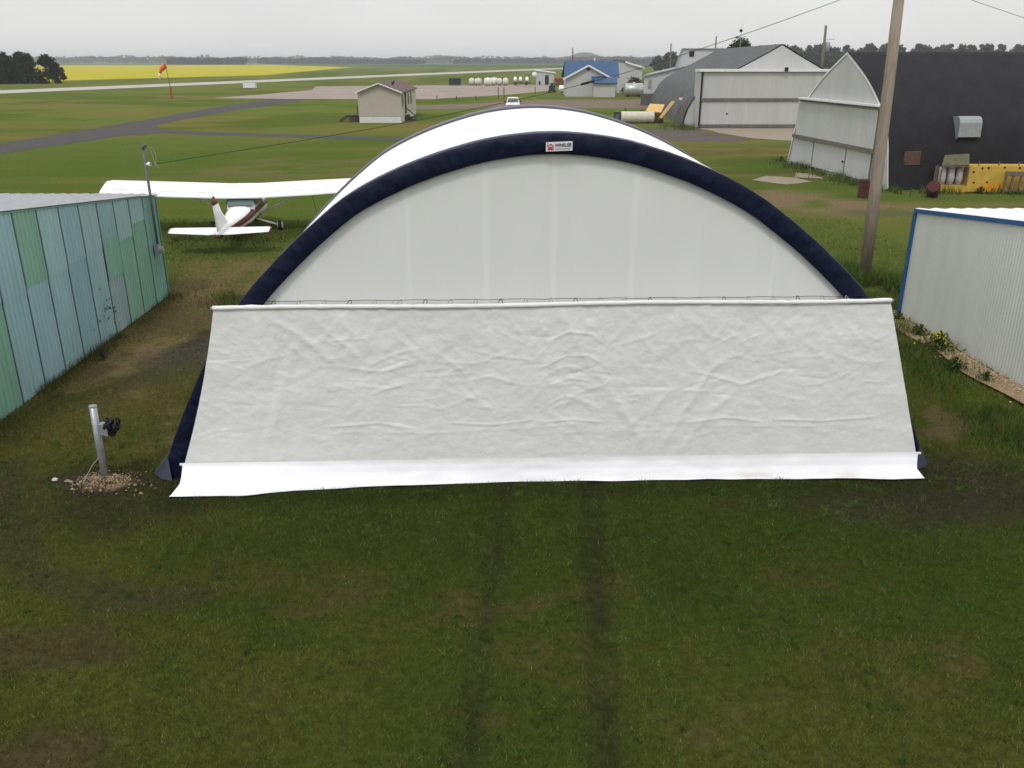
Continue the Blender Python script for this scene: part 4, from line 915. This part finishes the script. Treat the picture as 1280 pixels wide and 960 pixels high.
mb=MB();mb.bar((18.35,87.5,2.64),(31,87.5,2.64),.16,.2);mb.bar((18.35,87.5,.22),(31,87.5,.22),.1,.2);build('door_rail',mb,M['dirtytrim'],d1)
mb=MB();mb.bar((18.32,87.52,.02),(18.32,87.52,5.15),.16,.16);build('door_jamb',mb,M['darkgap'],d1)
mb=MB();mb.tube([(21.0,87.55,1.35),(21.0,87.5,1.35)],.08,8);build('door_handle',mb,M['black'],d1)
mb=MB();mb.box(26.1,26.4,87.1,87.3,5.25,5.6);build('door_lamp',mb,M['black'],bx)
def flank(z,v):
    for a,b in zip(gp[:len(gp)//2],gp[1:len(gp)//2+1]):
        if a.y<=z<=b.y: return GP(a.x+(b.x-a.x)*(z-a.y)/(b.y-a.y),z,v)
for v,z,s in ((7.5,2.3,.35),):
    p=flank(z,v);mb=MB();mb.box(p.x-.28,p.x+.1,p.y-.15,p.y+.15,z-.1,z+.14);build('roof_vent',mb,M['whitetrim'],GH)
for k,(x,y) in enumerate(((16.6,91.2),(16.9,90.6),(17.05,90.1))):
    mb=MB();mb.bar((x-.25,y-.2,0),(x+.55,y,2.0+.25*k),.09,.04);tag(recenter(build('leaning_board',mb,M['plank'] if k!=1 else M['rackwood'])),['leftmost weathered board leaning on the grey hangar flank','pale middle board leaning on the grey hangar flank','tallest dark board leaning beside the grey hangar door'][k],'board')
# white two-level building behind the grey hangar
WB=thing('white_building','white two-level building with grey roof behind the grey hangar','building',(23,134,0))
def skew(a,b,y0,y1,z): return [(a,y0,z[0]),(b,y0,z[1]),(b+1.6,y1,z[2]),(a+1.9,y1,z[3])]
lo=skew(19.4,27,133.2,139,(0,0,0,0))+skew(19.4,27,133.2,139,(4.0,5.75,6.0,4.3))
mb=MB();mb.add(lo,[(0,1,5,4),(1,2,6,5),(2,3,7,6),(3,0,4,7)]);build('lower_wall',mb,M['gable'],WB)
lo=skew(19.2,27.2,132.9,139.3,(3.99,5.78,6.05,4.25))+skew(19.2,27.2,132.9,139.3,(4.13,5.92,6.2,4.4))
mb=MB();mb.add(lo,[(0,3,2,1),(4,5,6,7),(0,1,5,4),(1,2,6,5),(2,3,7,6),(3,0,4,7)]);build('lower_roof',mb,M['galvroof'],WB)
mb=MB();mb.box(19.0,24,132.95,133.1,.02,1.65);build('foundation',mb,M['greyroof'],WB)
mb=MB();mb.box(20.0,20.5,133.1,133.18,2.4,3.6);build('window',mb,M['vent'],WB)
mb=MB();mb.prism([(24.3,135,5.3),(32,135,5.3),(32,135,7.75),(25.1,135,7.75)],(1.5,7,0));up=build('upper_wall',mb,M['gable'],WB)
mb=MB();mb.prism([(24.9,134.8,7.76),(32.4,134.8,7.76),(32.4,134.8,7.9),(24.9,134.8,7.9)],(1.5,7.4,0));mb.prism([(24.05,134.8,5.3),(24.28,134.8,5.3),(25.05,134.8,7.74),(24.8,134.8,7.74)],(1.5,7.4,0));build('upper_roof',mb,M['galvroof'],WB)
mb=MB();mb.box(26.1,26.8,134.9,134.98,6.75,7.5);build('window',mb,M['darkgap'],WB)

# ------------------------------------------------------------------ mobile home
MH=thing('mobile_home','small beige mobile home with brown roof and white skirting on the grass','house',(-13.8,102,0))
hA=Vector((-.03,1,0)).normalized();
def HP(a,z,v): return Vector((-16.25+a,95+v*1.0,z))
hw,hl=4.5,15.0
mb=MB();mb.prism([HP(0,.68,0),HP(hw,.68,0),HP(hw,3.12,0),HP(hw/2,3.92,0),HP(0,3.12,0)],(0,.02,0));build('end_wall',mb,M['beige'],MH)
mb=MB();mb.prism([HP(0,.68,hl),HP(hw,.68,hl),HP(hw,3.12,hl),HP(hw/2,3.92,hl),HP(0,3.12,hl)],(0,.02,0));mb.box(-16.25,-16.2,95.02,95+hl,.68,3.12);mb.box(-16.3+hw,-16.25+hw,95.02,95+hl,.68,3.12);build('side_wall',mb,M['cream'],MH)
mb=MB();mb.box(-16.21,-16.29+hw,95.04,95+hl-.04,0,.68);build('skirting',mb,M['skirting'],MH)
mb=MB()
for s0,s1 in ((-.25,hw/2),(hw+.25,hw/2)):
    z0=3.02;z1=3.98
    mb.add([HP(s0,z0,-.3),HP(s1,z1,-.3),HP(s1,z1,hl+.3),HP(s0,z0,hl+.3),HP(s0,z0+.08,-.3),HP(s1,z1+.08,-.3),HP(s1,z1+.08,hl+.3),HP(s0,z0+.08,hl+.3)],[(0,1,2,3),(4,7,6,5),(0,4,5,1),(3,2,6,7),(0,3,7,4)])
rf=build('roof',mb,M['brownroof'],MH)
mb=MB();mb.bar(HP(-.25,3.03,-.34),HP(hw/2,3.97,-.34),.05,.12);mb.bar(HP(hw+.25,3.03,-.34),HP(hw/2,3.97,-.34),.05,.12);build('fascia',mb,M['whitetrim'],rf)
mb=MB();mb.tube([HP(3.2,3.6,4),HP(3.2,4.0,4)],.1,8);mb.tube([HP(2.9,3.6,7.5),HP(2.9,4.05,7.5)],.08,8);build('roof_vent',mb,M['darkgap'],rf)
for y0,y1,z0,z1 in ((96.2,97.0,1.6,2.9),(101.6,102.4,1.6,2.8),(104.2,105.2,1.5,2.9)):
    mb=MB();mb.box(-16.24+hw,-16.18+hw,y0,y1,z0,z1);build('window',mb,M['glass'],MH)
mb=MB();mb.box(-16.24+hw,-16.17+hw,98.6,99.6,.75,2.95);build('door',mb,M['darkwood'],MH)
mb=MB()
for k in range(3):mb.box(-16.25+hw+.05+.35*k,-16.25+hw+.4+.35*k,98.4,99.8,0,.6-.2*k)
mb.bar(HP(hw+.1,1.4,3.4),HP(hw+1.2,.5,3.4),.06,.1);build('entry_steps',mb,M['darkwood'],MH)
mb=MB();mb.box(-17.6,-16.3,96.4,98.4,.6,.7);mb.bar((-17.5,96.5,0),(-17.5,96.5,.6),.12);mb.bar((-16.6,96.5,0),(-16.6,96.5,1.6),.1);mb.bar((-17.6,96.5,.65),(-18.6,96.5,.05),.2,.3);mb.box(-17.4,-16.4,96.45,96.6,0,.6);build('deck',mb,M['darkwood'],MH)

# ------------------------------------------------------------------ blue roofed house
BHs=thing('blue_roofed_house','grey house with bright blue metal roof and small porch annex','house',(14.5,170,0))
mb=MB();mb.box(10.0,19.4,167.5,175.5,0,3.3);mb.prism([(9.9,166,0),(17.7,166,0),(17.7,166,3.3),(13.9,166,5.25),(9.9,166,3.2)],(0,3,0));build('wall',mb,M['housewall'],BHs)
mb=MB();mb.add([(9.5,166.6,3.2),(19.7,166.6,3.2),(19.9,171.5,6.2),(9.9,171.5,6.2),(9.5,176.4,3.2),(19.7,176.4,3.2)],[(0,1,2,3),(3,2,5,4)])
mb.add([(9.4,165.6,3.05),(13.9,165.6,5.42),(13.9,171,5.42),(9.4,167.5,3.05),(18.2,165.6,3.15),(18.2,168,3.15)],[(0,1,2,3),(1,4,5,2)]);rf=build('roof',mb,M['blueroof'],BHs)
mb=MB();mb.bar((9.3,165.5,2.98),(13.9,165.5,5.36),.1,.3);mb.bar((18.3,165.5,3.08),(13.9,165.5,5.36),.1,.3);build('fascia',mb,M['whitetrim'],rf)
mb=MB();mb.box(13.6,14.2,165.9,166.02,4.5,4.9);build('gable_vent',mb,M['darkgap'],BHs)
mb=MB();mb.box(14.75,18.7,163.6,166.2,0,2.4);an=build('porch_annex',mb,M['housewall'],BHs)
mb=MB();mb.add([(14.5,163.2,2.3),(19.0,163.2,2.3),(19.0,166.1,3.4),(14.5,166.1,3.4),(14.5,163.2,2.45),(19.0,163.2,2.45),(19.0,166.1,3.55),(14.5,166.1,3.55)],[(0,3,2,1),(4,5,6,7),(0,1,5,4),(1,2,6,5),(3,0,4,7)]);build('annex_roof',mb,M['blueroof'],an)
mb=MB();mb.tube([(15.5,171.5,6.0),(15.5,171.5,6.7)],.12,8);build('chimney',mb,M['whitetrim'],rf)
# pale shed behind it
PS=thing('pale_barn','pale grey barn with white sloping roof edge behind the blue roofed house','barn',(22.5,190,0))
mb=MB();mb.prism([(20.5,186,0),(26.6,186,0),(26.6,186,4.7),(24.2,186,5.6),(20.5,186,6.3)],(0,9,0));build('wall',mb,M['gable'],PS)
mb=MB();mb.add([(20.3,185.7,6.4),(24.2,185.7,5.9),(27,185.7,4.8),(27,195.3,4.8),(24.2,195.3,5.9),(20.3,195.3,6.4)],[(0,1,4,5),(1,2,3,4)]);mb.bar((23.0,185.6,5.95),(27,185.6,4.8),.1,.3);build('roof',mb,M['whitepaint'],PS)
# small white shed by the apron
SS=thing('small_shed','small white shed with dark doorway at the end of the tank row','shed',(8.7,246,0))
mb=MB();mb.prism([(6.6,245,0),(11.3,245,0),(11.3,245,3.1),(6.6,245,3.7)],(0,4,0));build('wall',mb,M['housewall'],SS)
mb=MB();mb.bar((6.2,247,3.8),(11.8,247,3.1),4.6,.25);build('roof',mb,M['whitepaint'],SS)
mb=MB();mb.box(8.9,9.9,244.93,245,.1,2.5);build('doorway',mb,M['darkgap'],SS)
mb=MB();mb.box(7.2,7.7,244.93,245,.1,1.0);build('vent_opening',mb,M['darkgap'],SS)
mb=MB();mb.tube([(6.1,245.2,2.6),(6.1,244.9,2.65)],[.7,.75],14);build('dish',mb,M['whitetrim'],SS,True)

# ------------------------------------------------------------------ tanks
def capsule(mb,a,b,r,n=18,dome=.3):
    a=Vector(a);b=Vector(b);d=(b-a).normalized()
    mb.tube([a-d*r*dome,a-d*r*dome*.7,a,b,b+d*r*dome*.7,b+d*r*dome],[r*.3,r*.75,r,r,r*.75,r*.3],n)
def poly_tank(x,y,label,ln=1.1,r=.8,mt='tank',rz=0,group='white tanks in a row by the apron'):
    T=thing('storage_tank',label,'tank',(x,y,0),group);T.rotation_euler=(0,0,rz);ORG[T.name]=Vector((0,0,0))
    m=MB();capsule(m,(-ln/2,0,r+.12),(ln/2,0,r+.12),r);b=build('tank_body',m,M[mt],T,True)
    m=MB();m.tube([(0,0,2*r+.1),(0,0,2*r+.25)],.22,10);build('filler_cap',m,M['whitetrim'],T)
    m=MB();
    for s in (-1,1): m.box(s*ln*.35-.08,s*ln*.35+.08,-r*.7,r*.7,0,.4)
    build('cradle',m,M['darkgap'],T)
    return T
S24=[(590,240,1.0,.85,'first cream tank at the left end of the white tank row'),(598,240,1.4,.85,'second tank of the row, wide and cream, touching the first'),(610,236,1.4,.95,'largest nearest white tank in the row'),(617,238,.8,.85,'white tank just right of the largest tank'),(617.5,250,1.6,.85,'tank standing behind the others in the row'),(624.5,238,.9,.85,'white tank left of the yellowish tank'),(632,238,1.0,.9,'yellowish tank in the middle of the row')]
for px_,Y_,ln,r,lb in S24: poly_tank((px_-640)/1070*Y_*.95,Y_,lb,ln,r,'creamtank' if 'yellow' in lb or 'cream' in lb else 'tank')
for px_,lb in ((644,'round white tank on the dark trailer, left of three'),(650.5,'round white tank on the dark trailer, middle of three'),(658.5,'round white tank on the dark trailer, nearest the small shed')):
    x=(px_-640)/1070*242*.95;T=poly_tank(x,242,lb,.5,.62,'whitepaint');T.location.z=.72
FT=thing('flat_trailer','dark flat trailer carrying three round white tanks','trailer',(2.4,242,0))
mb=MB();mb.box(.2,5.0,241.2,242.8,.5,.72);build('deck',mb,M['rust'],FT)
for x in (1.0,3.8):
    mb=MB();mb.tube([(x,241.1,.3),(x,241.3,.3)],.3,12);build('wheel',mb,M['black'],FT)
DB=thing('dark_container','dark green open container left of the white tank row','container',(-15,240,0))
mb=MB();mb.box(-16.6,-13.5,239,241,.2,1.8);build('container_body',mb,M['greentank'],DB)
mb=MB()
for k in range(6):mb.box(-16.5+.58*k,-16.42+.58*k,238.9,238.99,.2,1.85)
mb.box(-16.65,-13.45,238.9,238.98,1.7,1.82);build('side_rib',mb,M['darkgap'],DB)
T=poly_tank(11.2,184,'long white horizontal tank left of the blue roofed house',3.0,.7,'whitepaint',0,None)
DT=thing('dark_machine','small dark machine at the end of the long white tank','machine',(8.2,186,0))
mb=MB();mb.box(7.6,8.8,185.5,186.5,.3,1.4);mb.box(7.9,8.5,185.6,186.4,1.4,1.9);build('machine_body',mb,M['greentank'],DT)
mb=MB();mb.tube([(7.7,185.4,.3),(7.7,185.6,.3)],.3,10);mb.tube([(8.7,185.4,.3),(8.7,185.6,.3)],.3,10);build('wheel',mb,M['black'],DT)
T=poly_tank(22.0,163.5,'big silver horizontal tank with rusty top beside the annex',3.0,1.15,'silver',0,None)
T=thing('storage_tank','cream cylinder tank lying beside the grey hangar','tank',(13.15,94.3,0))
mb=MB();mb.tube([(11.45,94.3,.62),(11.5,94.3,.62),(11.95,94.3,.62),(11.97,94.3,.62),(12.0,94.3,.62),(14.9,94.3,.62),(14.95,94.3,.62)],[.5,.58,.58,.6,.58,.58,.5],22);build('tank_body',mb,M['creamtank'],T,False)
mb=MB();mb.box(11.9,12.1,93.9,94.7,0,.2);mb.box(14.2,14.4,93.9,94.7,0,.2);build('cradle',mb,M['darkgap'],T)
gt=thing('green_cabinet','dark green cabinet at the left end of the cream tank','cabinet',(11.1,94.3,0))
mb=MB();mb.box(10.75,11.35,93.9,94.8,.05,1.1);mb.box(10.7,11.4,93.85,94.85,1.1,1.16);build('cabinet_body',mb,M['greentank'],gt)
mb=MB();mb.box(10.85,11.25,93.87,93.9,.2,1.0);build('cabinet_door',mb,M['mast'],gt)
cr=thing('wooden_crate','fresh yellow timber crate tilted behind the cream tank','crate',(15.6,95.2,0))
def slab(P,th,name,mt):
    a,b,c,d=[Vector(p) for p in P];n=(b-a).cross(d-a).normalized()*th;m=MB()
    m.add([a,b,c,d,a+n,b+n,c+n,d+n],[(0,3,2,1),(4,5,6,7),(0,1,5,4),(1,2,6,5),(2,3,7,6),(3,0,4,7)]);return build(name,m,mt,cr)
slab([(14.1,94.7,1.12),(15.7,94.5,1.0),(16.2,95.5,1.75),(14.7,95.9,1.8)],.12,'crate_top',M['freshwood'])
slab([(15.35,94.2,.45),(15.6,94.2,.35),(17.0,94.9,2.0),(16.7,94.9,2.08)],.6,'crate_side',M['freshwood'])
mb=MB();mb.box(15.0,16.0,94.6,95.6,0,.95);build('crate_underside',mb,M['brush'],cr)
# brush pile, scrap
g=random.Random(9);mb=MB()
for k in range(420):
    t=g.uniform(-1,1);x=24.3+t*2.2;y=180+g.gauss(0,.8);z=(1-abs(t)**1.6)*2.6*g.uniform(.2,1)+.5;a=Vector((x,y,z));d_=Vector((g.gauss(0,1),g.gauss(0,1),g.gauss(0,.4))).normalized()*g.uniform(.3,.8)
    mb.bar(a-d_,a+d_,.12,.1)
tag(recenter(build('brush_pile',mb,M['brush'])),'dark brown pile of branches behind the silver tank','brush pile')
mb=MB()
for k in range(60):
    x=g.uniform(11.3,15.2);z=g.uniform(.1,1.9);a=Vector((x,244+g.gauss(0,.6),z));d_=Vector((g.gauss(0,1),g.gauss(0,1),g.gauss(0,.5))).normalized()*g.uniform(.3,.9);mb.bar(a-d_,a+d_,.3,.22)
tag(recenter(build('scrap_heap',mb,M['rustorange'])),'rusty orange scrap metal heap right of the small white shed','scrap')
mb=MB()
for k in range(40):
    x=g.uniform(13.2,17.2);z=g.uniform(.05,.7);a=Vector((x,104+g.gauss(0,.5),z));d_=Vector((g.gauss(0,1),g.gauss(0,1),g.gauss(0,.3))).normalized()*g.uniform(.2,.7);mb.bar(a-d_,a+d_,.14,.1)
tag(recenter(build('lumber_heap',mb,M['rustpatch'])),'low heap of reddish old lumber behind the cream tank','lumber')

# ------------------------------------------------------------------ pickup
CR=thing('pickup_truck','white pickup truck facing us, just showing over the hangar roof','pickup',(.12,118,0))
x0=.12;y0=115.5
mb=MB();mb.rings([[(x0+s*w_,y,z) for s,w_,z in ((-1,.85,.45),(1,.85,.45),(1,.92,.75),(1,.84,h_),(-1,.84,h_),(-1,.92,.75))] for y,h_ in ((y0,.9),(y0+.15,1.02),(y0+1.5,1.08),(y0+3.2,1.08),(y0+5.2,1.08))]);body=build('body',mb,M['whitepaint'],CR,False,True)
mb=MB();mb.rings([[(x0+s*w_,y,z) for s,w_,z in ((-1,.84,1.08),(1,.84,1.08),(1,wt,zt),(-1,wt,zt))] for y,zt,wt in ((y0+1.3,1.1,.83),(y0+1.9,1.68,.66),(y0+3.0,1.70,.66),(y0+3.3,1.1,.83))]);cab=build('cab',mb,M['whitepaint'],CR,False,True)
mb=MB();mb.add([(x0-.74,y0+1.31,1.14),(x0+.74,y0+1.31,1.14),(x0+.6,y0+1.82,1.62),(x0-.6,y0+1.82,1.62)],[(0,1,2,3)]);build('windshield',mb,M['glass'],cab)
for s in (-1,1):
    mb=MB();mb.add([(x0+s*.80,y0+1.75,1.14),(x0+s*.80,y0+3.0,1.14),(x0+s*.69,y0+2.9,1.6),(x0+s*.69,y0+2.0,1.6)],[(0,1,2,3)]);build('side_window',mb,M['glass'],cab)
    mb=MB();mb.box(x0+s*.66-.13,x0+s*.66+.13,y0-.03,y0+.05,.68,.86);build('headlight',mb,M['vent'],body)
    mb=MB();mb.box(x0+s*.98-.1,x0+s*.98+.1,y0+1.6,y0+1.7,1.1,1.3);build('mirror',mb,M['black'],cab)
    for yy in (y0+.9,y0+4.2):
        mb=MB();mb.tube([(x0+s*.7,yy,.36),(x0+s*.92,yy,.36)],.36,16);build('wheel',mb,M['black'],CR)
mb=MB();mb.box(x0-.5,x0+.5,y0-.04,y0+.03,.62,.86);build('grille',mb,M['darkgap'],body)
mb=MB();mb.box(x0-.9,x0+.9,y0-.1,y0,.42,.58);build('bumper',mb,M['steel'],body)

# ------------------------------------------------------------------ posts, poles, windsock
fp=None
for x,y,hh,lb in ((-2.33,154,1.9,'taller dark fence post beside the apron, left of the close pair'),(-1.37,154,1.9,'taller dark fence post beside the apron, right of the close pair'),(-12.4,149,.75,'short post at the apron edge beside the mobile home'),(-9.2,149.5,.7,'short post at the apron edge, second from the mobile home'),(-6.0,150,.7,'short post at the apron edge, third from the mobile home'),(4.6,180,1.3,'short post near the pickup at the apron corner')):
    T=thing('fence_post',lb,'post',(x,y,0),'posts along the apron edge');mb=MB();mb.tube([(x,y,0),(x,y,hh)],.075,8);build('post_shaft',mb,M['darkwood'],T);mb=MB();mb.tube([(x,y,hh),(x,y,hh+.03)],.085,8);build('post_cap',mb,M['darkgap'],T)
def upole(label,x,y,hh,arm=False,trans=False,r=.14,mt='greypole'):
    T=thing('utility_pole',label,'pole',(x,y,0));mb=MB();mb.tube([(x,y,0),(x-.02*hh,y,hh)],[r,r*.75],10);build('pole_shaft',mb,M[mt],T,True)
    tx=x-.02*hh
    if arm:
        mb=MB();mb.bar((tx-.9,y,hh-.7),(tx+.9,y,hh-.7),.1,.12);build('crossarm',mb,M[mt],T)
        for s in (-.8,.8):
            mb=MB();mb.tube([(tx+s,y,hh-.64),(tx+s,y,hh-.4)],.06,6);build('insulator',mb,M['vent'],T)
    if trans:
        mb=MB();mb.tube([(tx+.45,y,hh-3.0),(tx+.45,y,hh-2.9),(tx+.45,y,hh-1.9),(tx+.45,y,hh-1.8)],[.2,.3,.3,.2],12);build('transformer',mb,M['vent'],T,True)
        mb=MB();mb.bar((tx+.1,y,hh-1.6),(tx+1.3,y,hh-1.5),.06);build('bracket_arm',mb,M['steel'],T)
    return T
upole('grey utility pole with transformer between the two arched hangars',37.45,110,10.1,False,True,.2)
upole('thin grey pole behind the white two-level building',26.1,150,8.8)
upole('short pole standing behind the grey hangar ridge',31.6,142,9.7)
upole('reddish pole rising behind the blue roofed house',13.4,200,8.8,False,False,.16,'rustpatch')
BM=thing('beacon_mast','thin mast with a dark ball rising above the tree behind the grey hangar','mast',(35.2,142,0))
mb=MB();mb.tube([(35.2,142,0),(35.2,142,11.6)],[.09,.02],8);build('mast_shaft',mb,M['steel'],BM)
mb=MB();mb.tube([(35.15,142,z) for z in (10.25,10.32,10.5,10.65,10.72)],[.06,.2,.27,.2,.06],12);build('beacon_ball',mb,M['darkgap'],BM,True)
# windsock
wx,wy=-58.3,154.5
WSK=thing('windsock','orange and white windsock drooping from a tall red based pole','windsock',(wx,wy,0))
mb=MB();mb.tube([(wx,wy,0),(wx,wy,1.95)],.16,8);build('pole_base',mb,M['polered'],WSK)
mb=MB();mb.tube([(wx,wy,1.95),(wx-.3,wy,5.3)],[.07,.05],8);build('pole_shaft',mb,M['greypole'],WSK)
mb=MB();mb.tube([(wx-.35,wy,5.35),(wx-.7,wy,5.2),(wx-1.15,wy,4.75),(wx-1.4,wy,4.2)],[.4,.44,.34,.25],14,0,False);sk_=build('sock',mb,M['windorange'],WSK,True)
mb=MB();mb.tube([(wx-1.4,wy,4.2),(wx-1.6,wy,3.6),(wx-1.62,wy,3.1)],[.245,.19,.1],12);build('sock_tail',mb,M['windwhite'],WSK,True)
# white cabinet by the runway
WX=thing('white_cabinet','small white equipment box on the grass near the runway','cabinet',(-62,214,0))
mb=MB();mb.box(-63.4,-60.6,213.5,215,.15,1.55);build('cabinet_body',mb,M['whitetrim'],WX)
mb=MB();mb.box(-63.5,-60.5,213.4,215.1,1.55,1.65);build('cabinet_lid',mb,M['whitepaint'],WX)
mb=MB();mb.box(-63.2,-60.8,213.7,214.8,0,.15);build('cabinet_base',mb,M['dirtytrim'],WX)

# ------------------------------------------------------------------ trees
def tree_proto(name,label,loc,hgt,wd,seed,nl=1700,ls=.35,col=(.03,.045,.014),low=.15,group=None,cat='tree'):
    g=np.random.default_rng(seed);T=thing(name,label,cat,(0,0,0),group);mb=MB();ncl=26
    cl=[]
    for k in range(ncl):
        a=g.uniform(0,6.28);t=g.uniform(low+.06,.97);rr=wd/2*math.sin(min(1,(t-low)/(1-low)*.95+.12)*math.pi)**.6*g.uniform(.35,.9);cl.append((rr*math.cos(a),rr*math.sin(a),hgt*t*.95,wd*g.uniform(.12,.22)))
    for k in range(nl):
        cx,cy,cz,cr_=cl[g.integers(ncl)];d_=g.normal(0,1,3);d_/=np.linalg.norm(d_)+1e-6;r_=cr_*g.uniform(.55,1.05)
        c=Vector((cx+d_[0]*r_,cy+d_[1]*r_,max(low*hgt*.7,cz+d_[2]*r_*.8)));n_=Vector((d_[0]+g.normal()*.5,d_[1]+g.normal()*.5,d_[2]+g.normal()*.5)).normalized();u=n_.orthogonal().normalized();w_=n_.cross(u);a=g.uniform(0,6.28);u,w_=u*math.cos(a)+w_*math.sin(a),w_*math.cos(a)-u*math.sin(a);s=ls*g.uniform(.5,1.2)
        mb.col=tuple(np.array(col)*g.uniform(.55,1.5)*np.array((g.uniform(.85,1.25),1,1)))
        mb.add([c-u*s,c-w_*s*.6,c+u*s*1.1,c+w_*s*.6],[(0,1,2,3)])
    mb.col=None;build('crown',mb,M['leaf'],T)
    m=MB();m.tube([(0,0,-.1),(.03*hgt,0,hgt*.3),(0,.02*hgt,hgt*.75)],[hgt*.025,hgt*.018,hgt*.006],7)
    for k in range(5):
        a=k*1.3;m.tube([(.02*hgt,0,hgt*(.25+.08*k)),(math.cos(a)*wd*.3,math.sin(a)*wd*.3,hgt*(.45+.09*k))],[hgt*.01,hgt*.004],5)
    build('trunk',m,M['trunk'],T)
    T.location=loc;return T
rt=random.Random(4)
# left grove
LT=[(-153,262,9.0,'leftmost'),(-147.5,258,8.4,''),(-142.5,262,9.0,''),(-138.3,258,9.4,''),(-134.5,262,8.8,'')]
gpn='dark trees of the left grove'
p1=tree_proto('broadleaf_tree','dark rounded tree packed among others in the grove by the yellow field',(-150.5,262,0),8.2,8.5,1,2200,.42,(.014,.021,.010),.0,gpn)
p2=tree_proto('broadleaf_tree','tallest dark tree in the grove by the yellow field',(-137.6,259,0),8.6,8.0,2,2200,.42,(.014,.021,.010),.0,gpn)
p3=tree_proto('broadleaf_tree','small separate dark tree at the right end of the left grove',(-129.4,260,0),5.6,3.6,3,1300,.32,(.016,.022,.011),.05,gpn)
for x,y,s in ((-145.5,258,.95),(-141.5,263,1.0),(-155.5,260,1.0),(-148,266,1.0),(-143.5,256,.9)): copy_tree(p1,(x,y,0),None,rt.uniform(0,6),s)
copy_tree(p1,(-133.6,262,0),'dark tree between the tallest tree and the small end tree of the grove',1.1,.93)
# tree above the grey hangar
tree_proto('broadleaf_tree','small green tree showing above the grey hangar ridge',(40.2,162,0),9.7,8.6,5,1800,.34,(.036,.05,.016),.3)
# right shelterbelt
gpr='trees of the shelterbelt behind the arched hangars';lbr='grey green tree in the long row behind the black hangar'
q=[tree_proto('shelterbelt_tree',lbr,(0,0,0),h_,w_,20+i,1900,.8,(.040,.052,.030),.06,gpr) for i,(h_,w_) in enumerate(((15.2,14),(15.8,12.5),(14.6,15)))]  # leaf colour lightened, distance haze partly painted into the crowns
xs=[160+3.3*i for i in range(58)]
for i,x in enumerate(xs):
    loc=(x+rt.uniform(-1.5,1.5),600+rt.uniform(-16,16),0)
    if i<3:q[i].location=loc
    else:copy_tree(q[i%3],loc,None,rt.uniform(0,6.2),rt.uniform(.88,1.08))
gpm='trees of the grove between the blue roofed house and grey hangar';lbm='dark tree in the small grove seen left of the grey hangar'
for i in range(9):
    x=91+4.6*i;c=copy_tree(q[i%3],(x,560+rt.uniform(-12,12),0),lbm,rt.uniform(0,6),rt.uniform(.60,.80) if i<2 or i>7 else rt.uniform(.74,.84));c['group']=gpm
# far woods
g=np.random.default_rng(8);vs=[];
def wood(xa_,xb,y,hh,n,dep,seed):
    g=np.random.default_rng(seed);x=g.uniform(xa_,xb,n);ht=hh*(.45+.9*fbm(x*.018,x*0+seed,4,seed));z=g.uniform(0,1,n)**.8*ht;yy=y+g.uniform(0,dep,n);s=g.uniform(2.0,4.5,n)
    a=g.uniform(-.9,.9,n);dx,dy=np.cos(a)*s,np.sin(a)*s;tl=g.uniform(-.5,.5,n)*s
    return np.stack([np.stack([x-dx,yy-dy,z-s*.6],-1),np.stack([x+dx,yy+dy,z-s*.5+tl*.3],-1),np.stack([x+dx*.7,yy+dy,z+s*.7],-1),np.stack([x-dx*.6,yy-dy,z+s*.8+tl*.2],-1)],1).reshape(-1,4,3)
WV=np.concatenate([wood(-1500,1500,2350,13,7000,60,1),wood(-1900,1900,3100,19,6000,80,2),wood(-560,-440,1480,9,1100,40,3),wood(-500,-370,1800,11,900,40,4),wood(-120,260,1900,11,1900,40,6),wood(-420,-170,1750,7,700,40,7),wood(140,420,1650,7,900,40,9)])
fw=npmesh('distant_wood',WV.reshape(-1,3),np.arange(len(WV)*4).reshape(-1,4),M['farleaf']);tag(fw,'hazy bands of distant woods along the horizon','woods',kind='stuff')
mb=MB();Pg=[]
for j in range(9):
    Pg.append([(250+150*(i/15-1),2900+60*j,max(-1,33*math.exp(-((i-15)/7.5)**2)*math.sin(math.pi*j/8)+1.8*mn.noise((i*.9,j,1)))) for i in range(31)])
mb.grid(Pg);struct('hill',mb,M['farleaf'],'low hazy hill on the horizon',True)

# ------------------------------------------------------------------ haze
mb=MB();mb.box(-6600,6600,-6600,6600,-1.5,42)
hm=bpy.data.materials.new('haze_air');hm.use_nodes=True;nt=hm.node_tree;nt.nodes.clear();o=nt.nodes.new('ShaderNodeOutputMaterial');v=nt.nodes.new('ShaderNodeVolumePrincipled')
v.inputs['Color'].default_value=(.95,.97,1,1);v.inputs['Density'].default_value=.00022;v.inputs['Anisotropy'].default_value=0
nt.links.new(v.outputs[0],o.inputs['Volume'])
hz=build('haze',mb,hm);hz['kind']='stuff';hz['label']='pale summer haze over the airfield';hz['category']='haze'
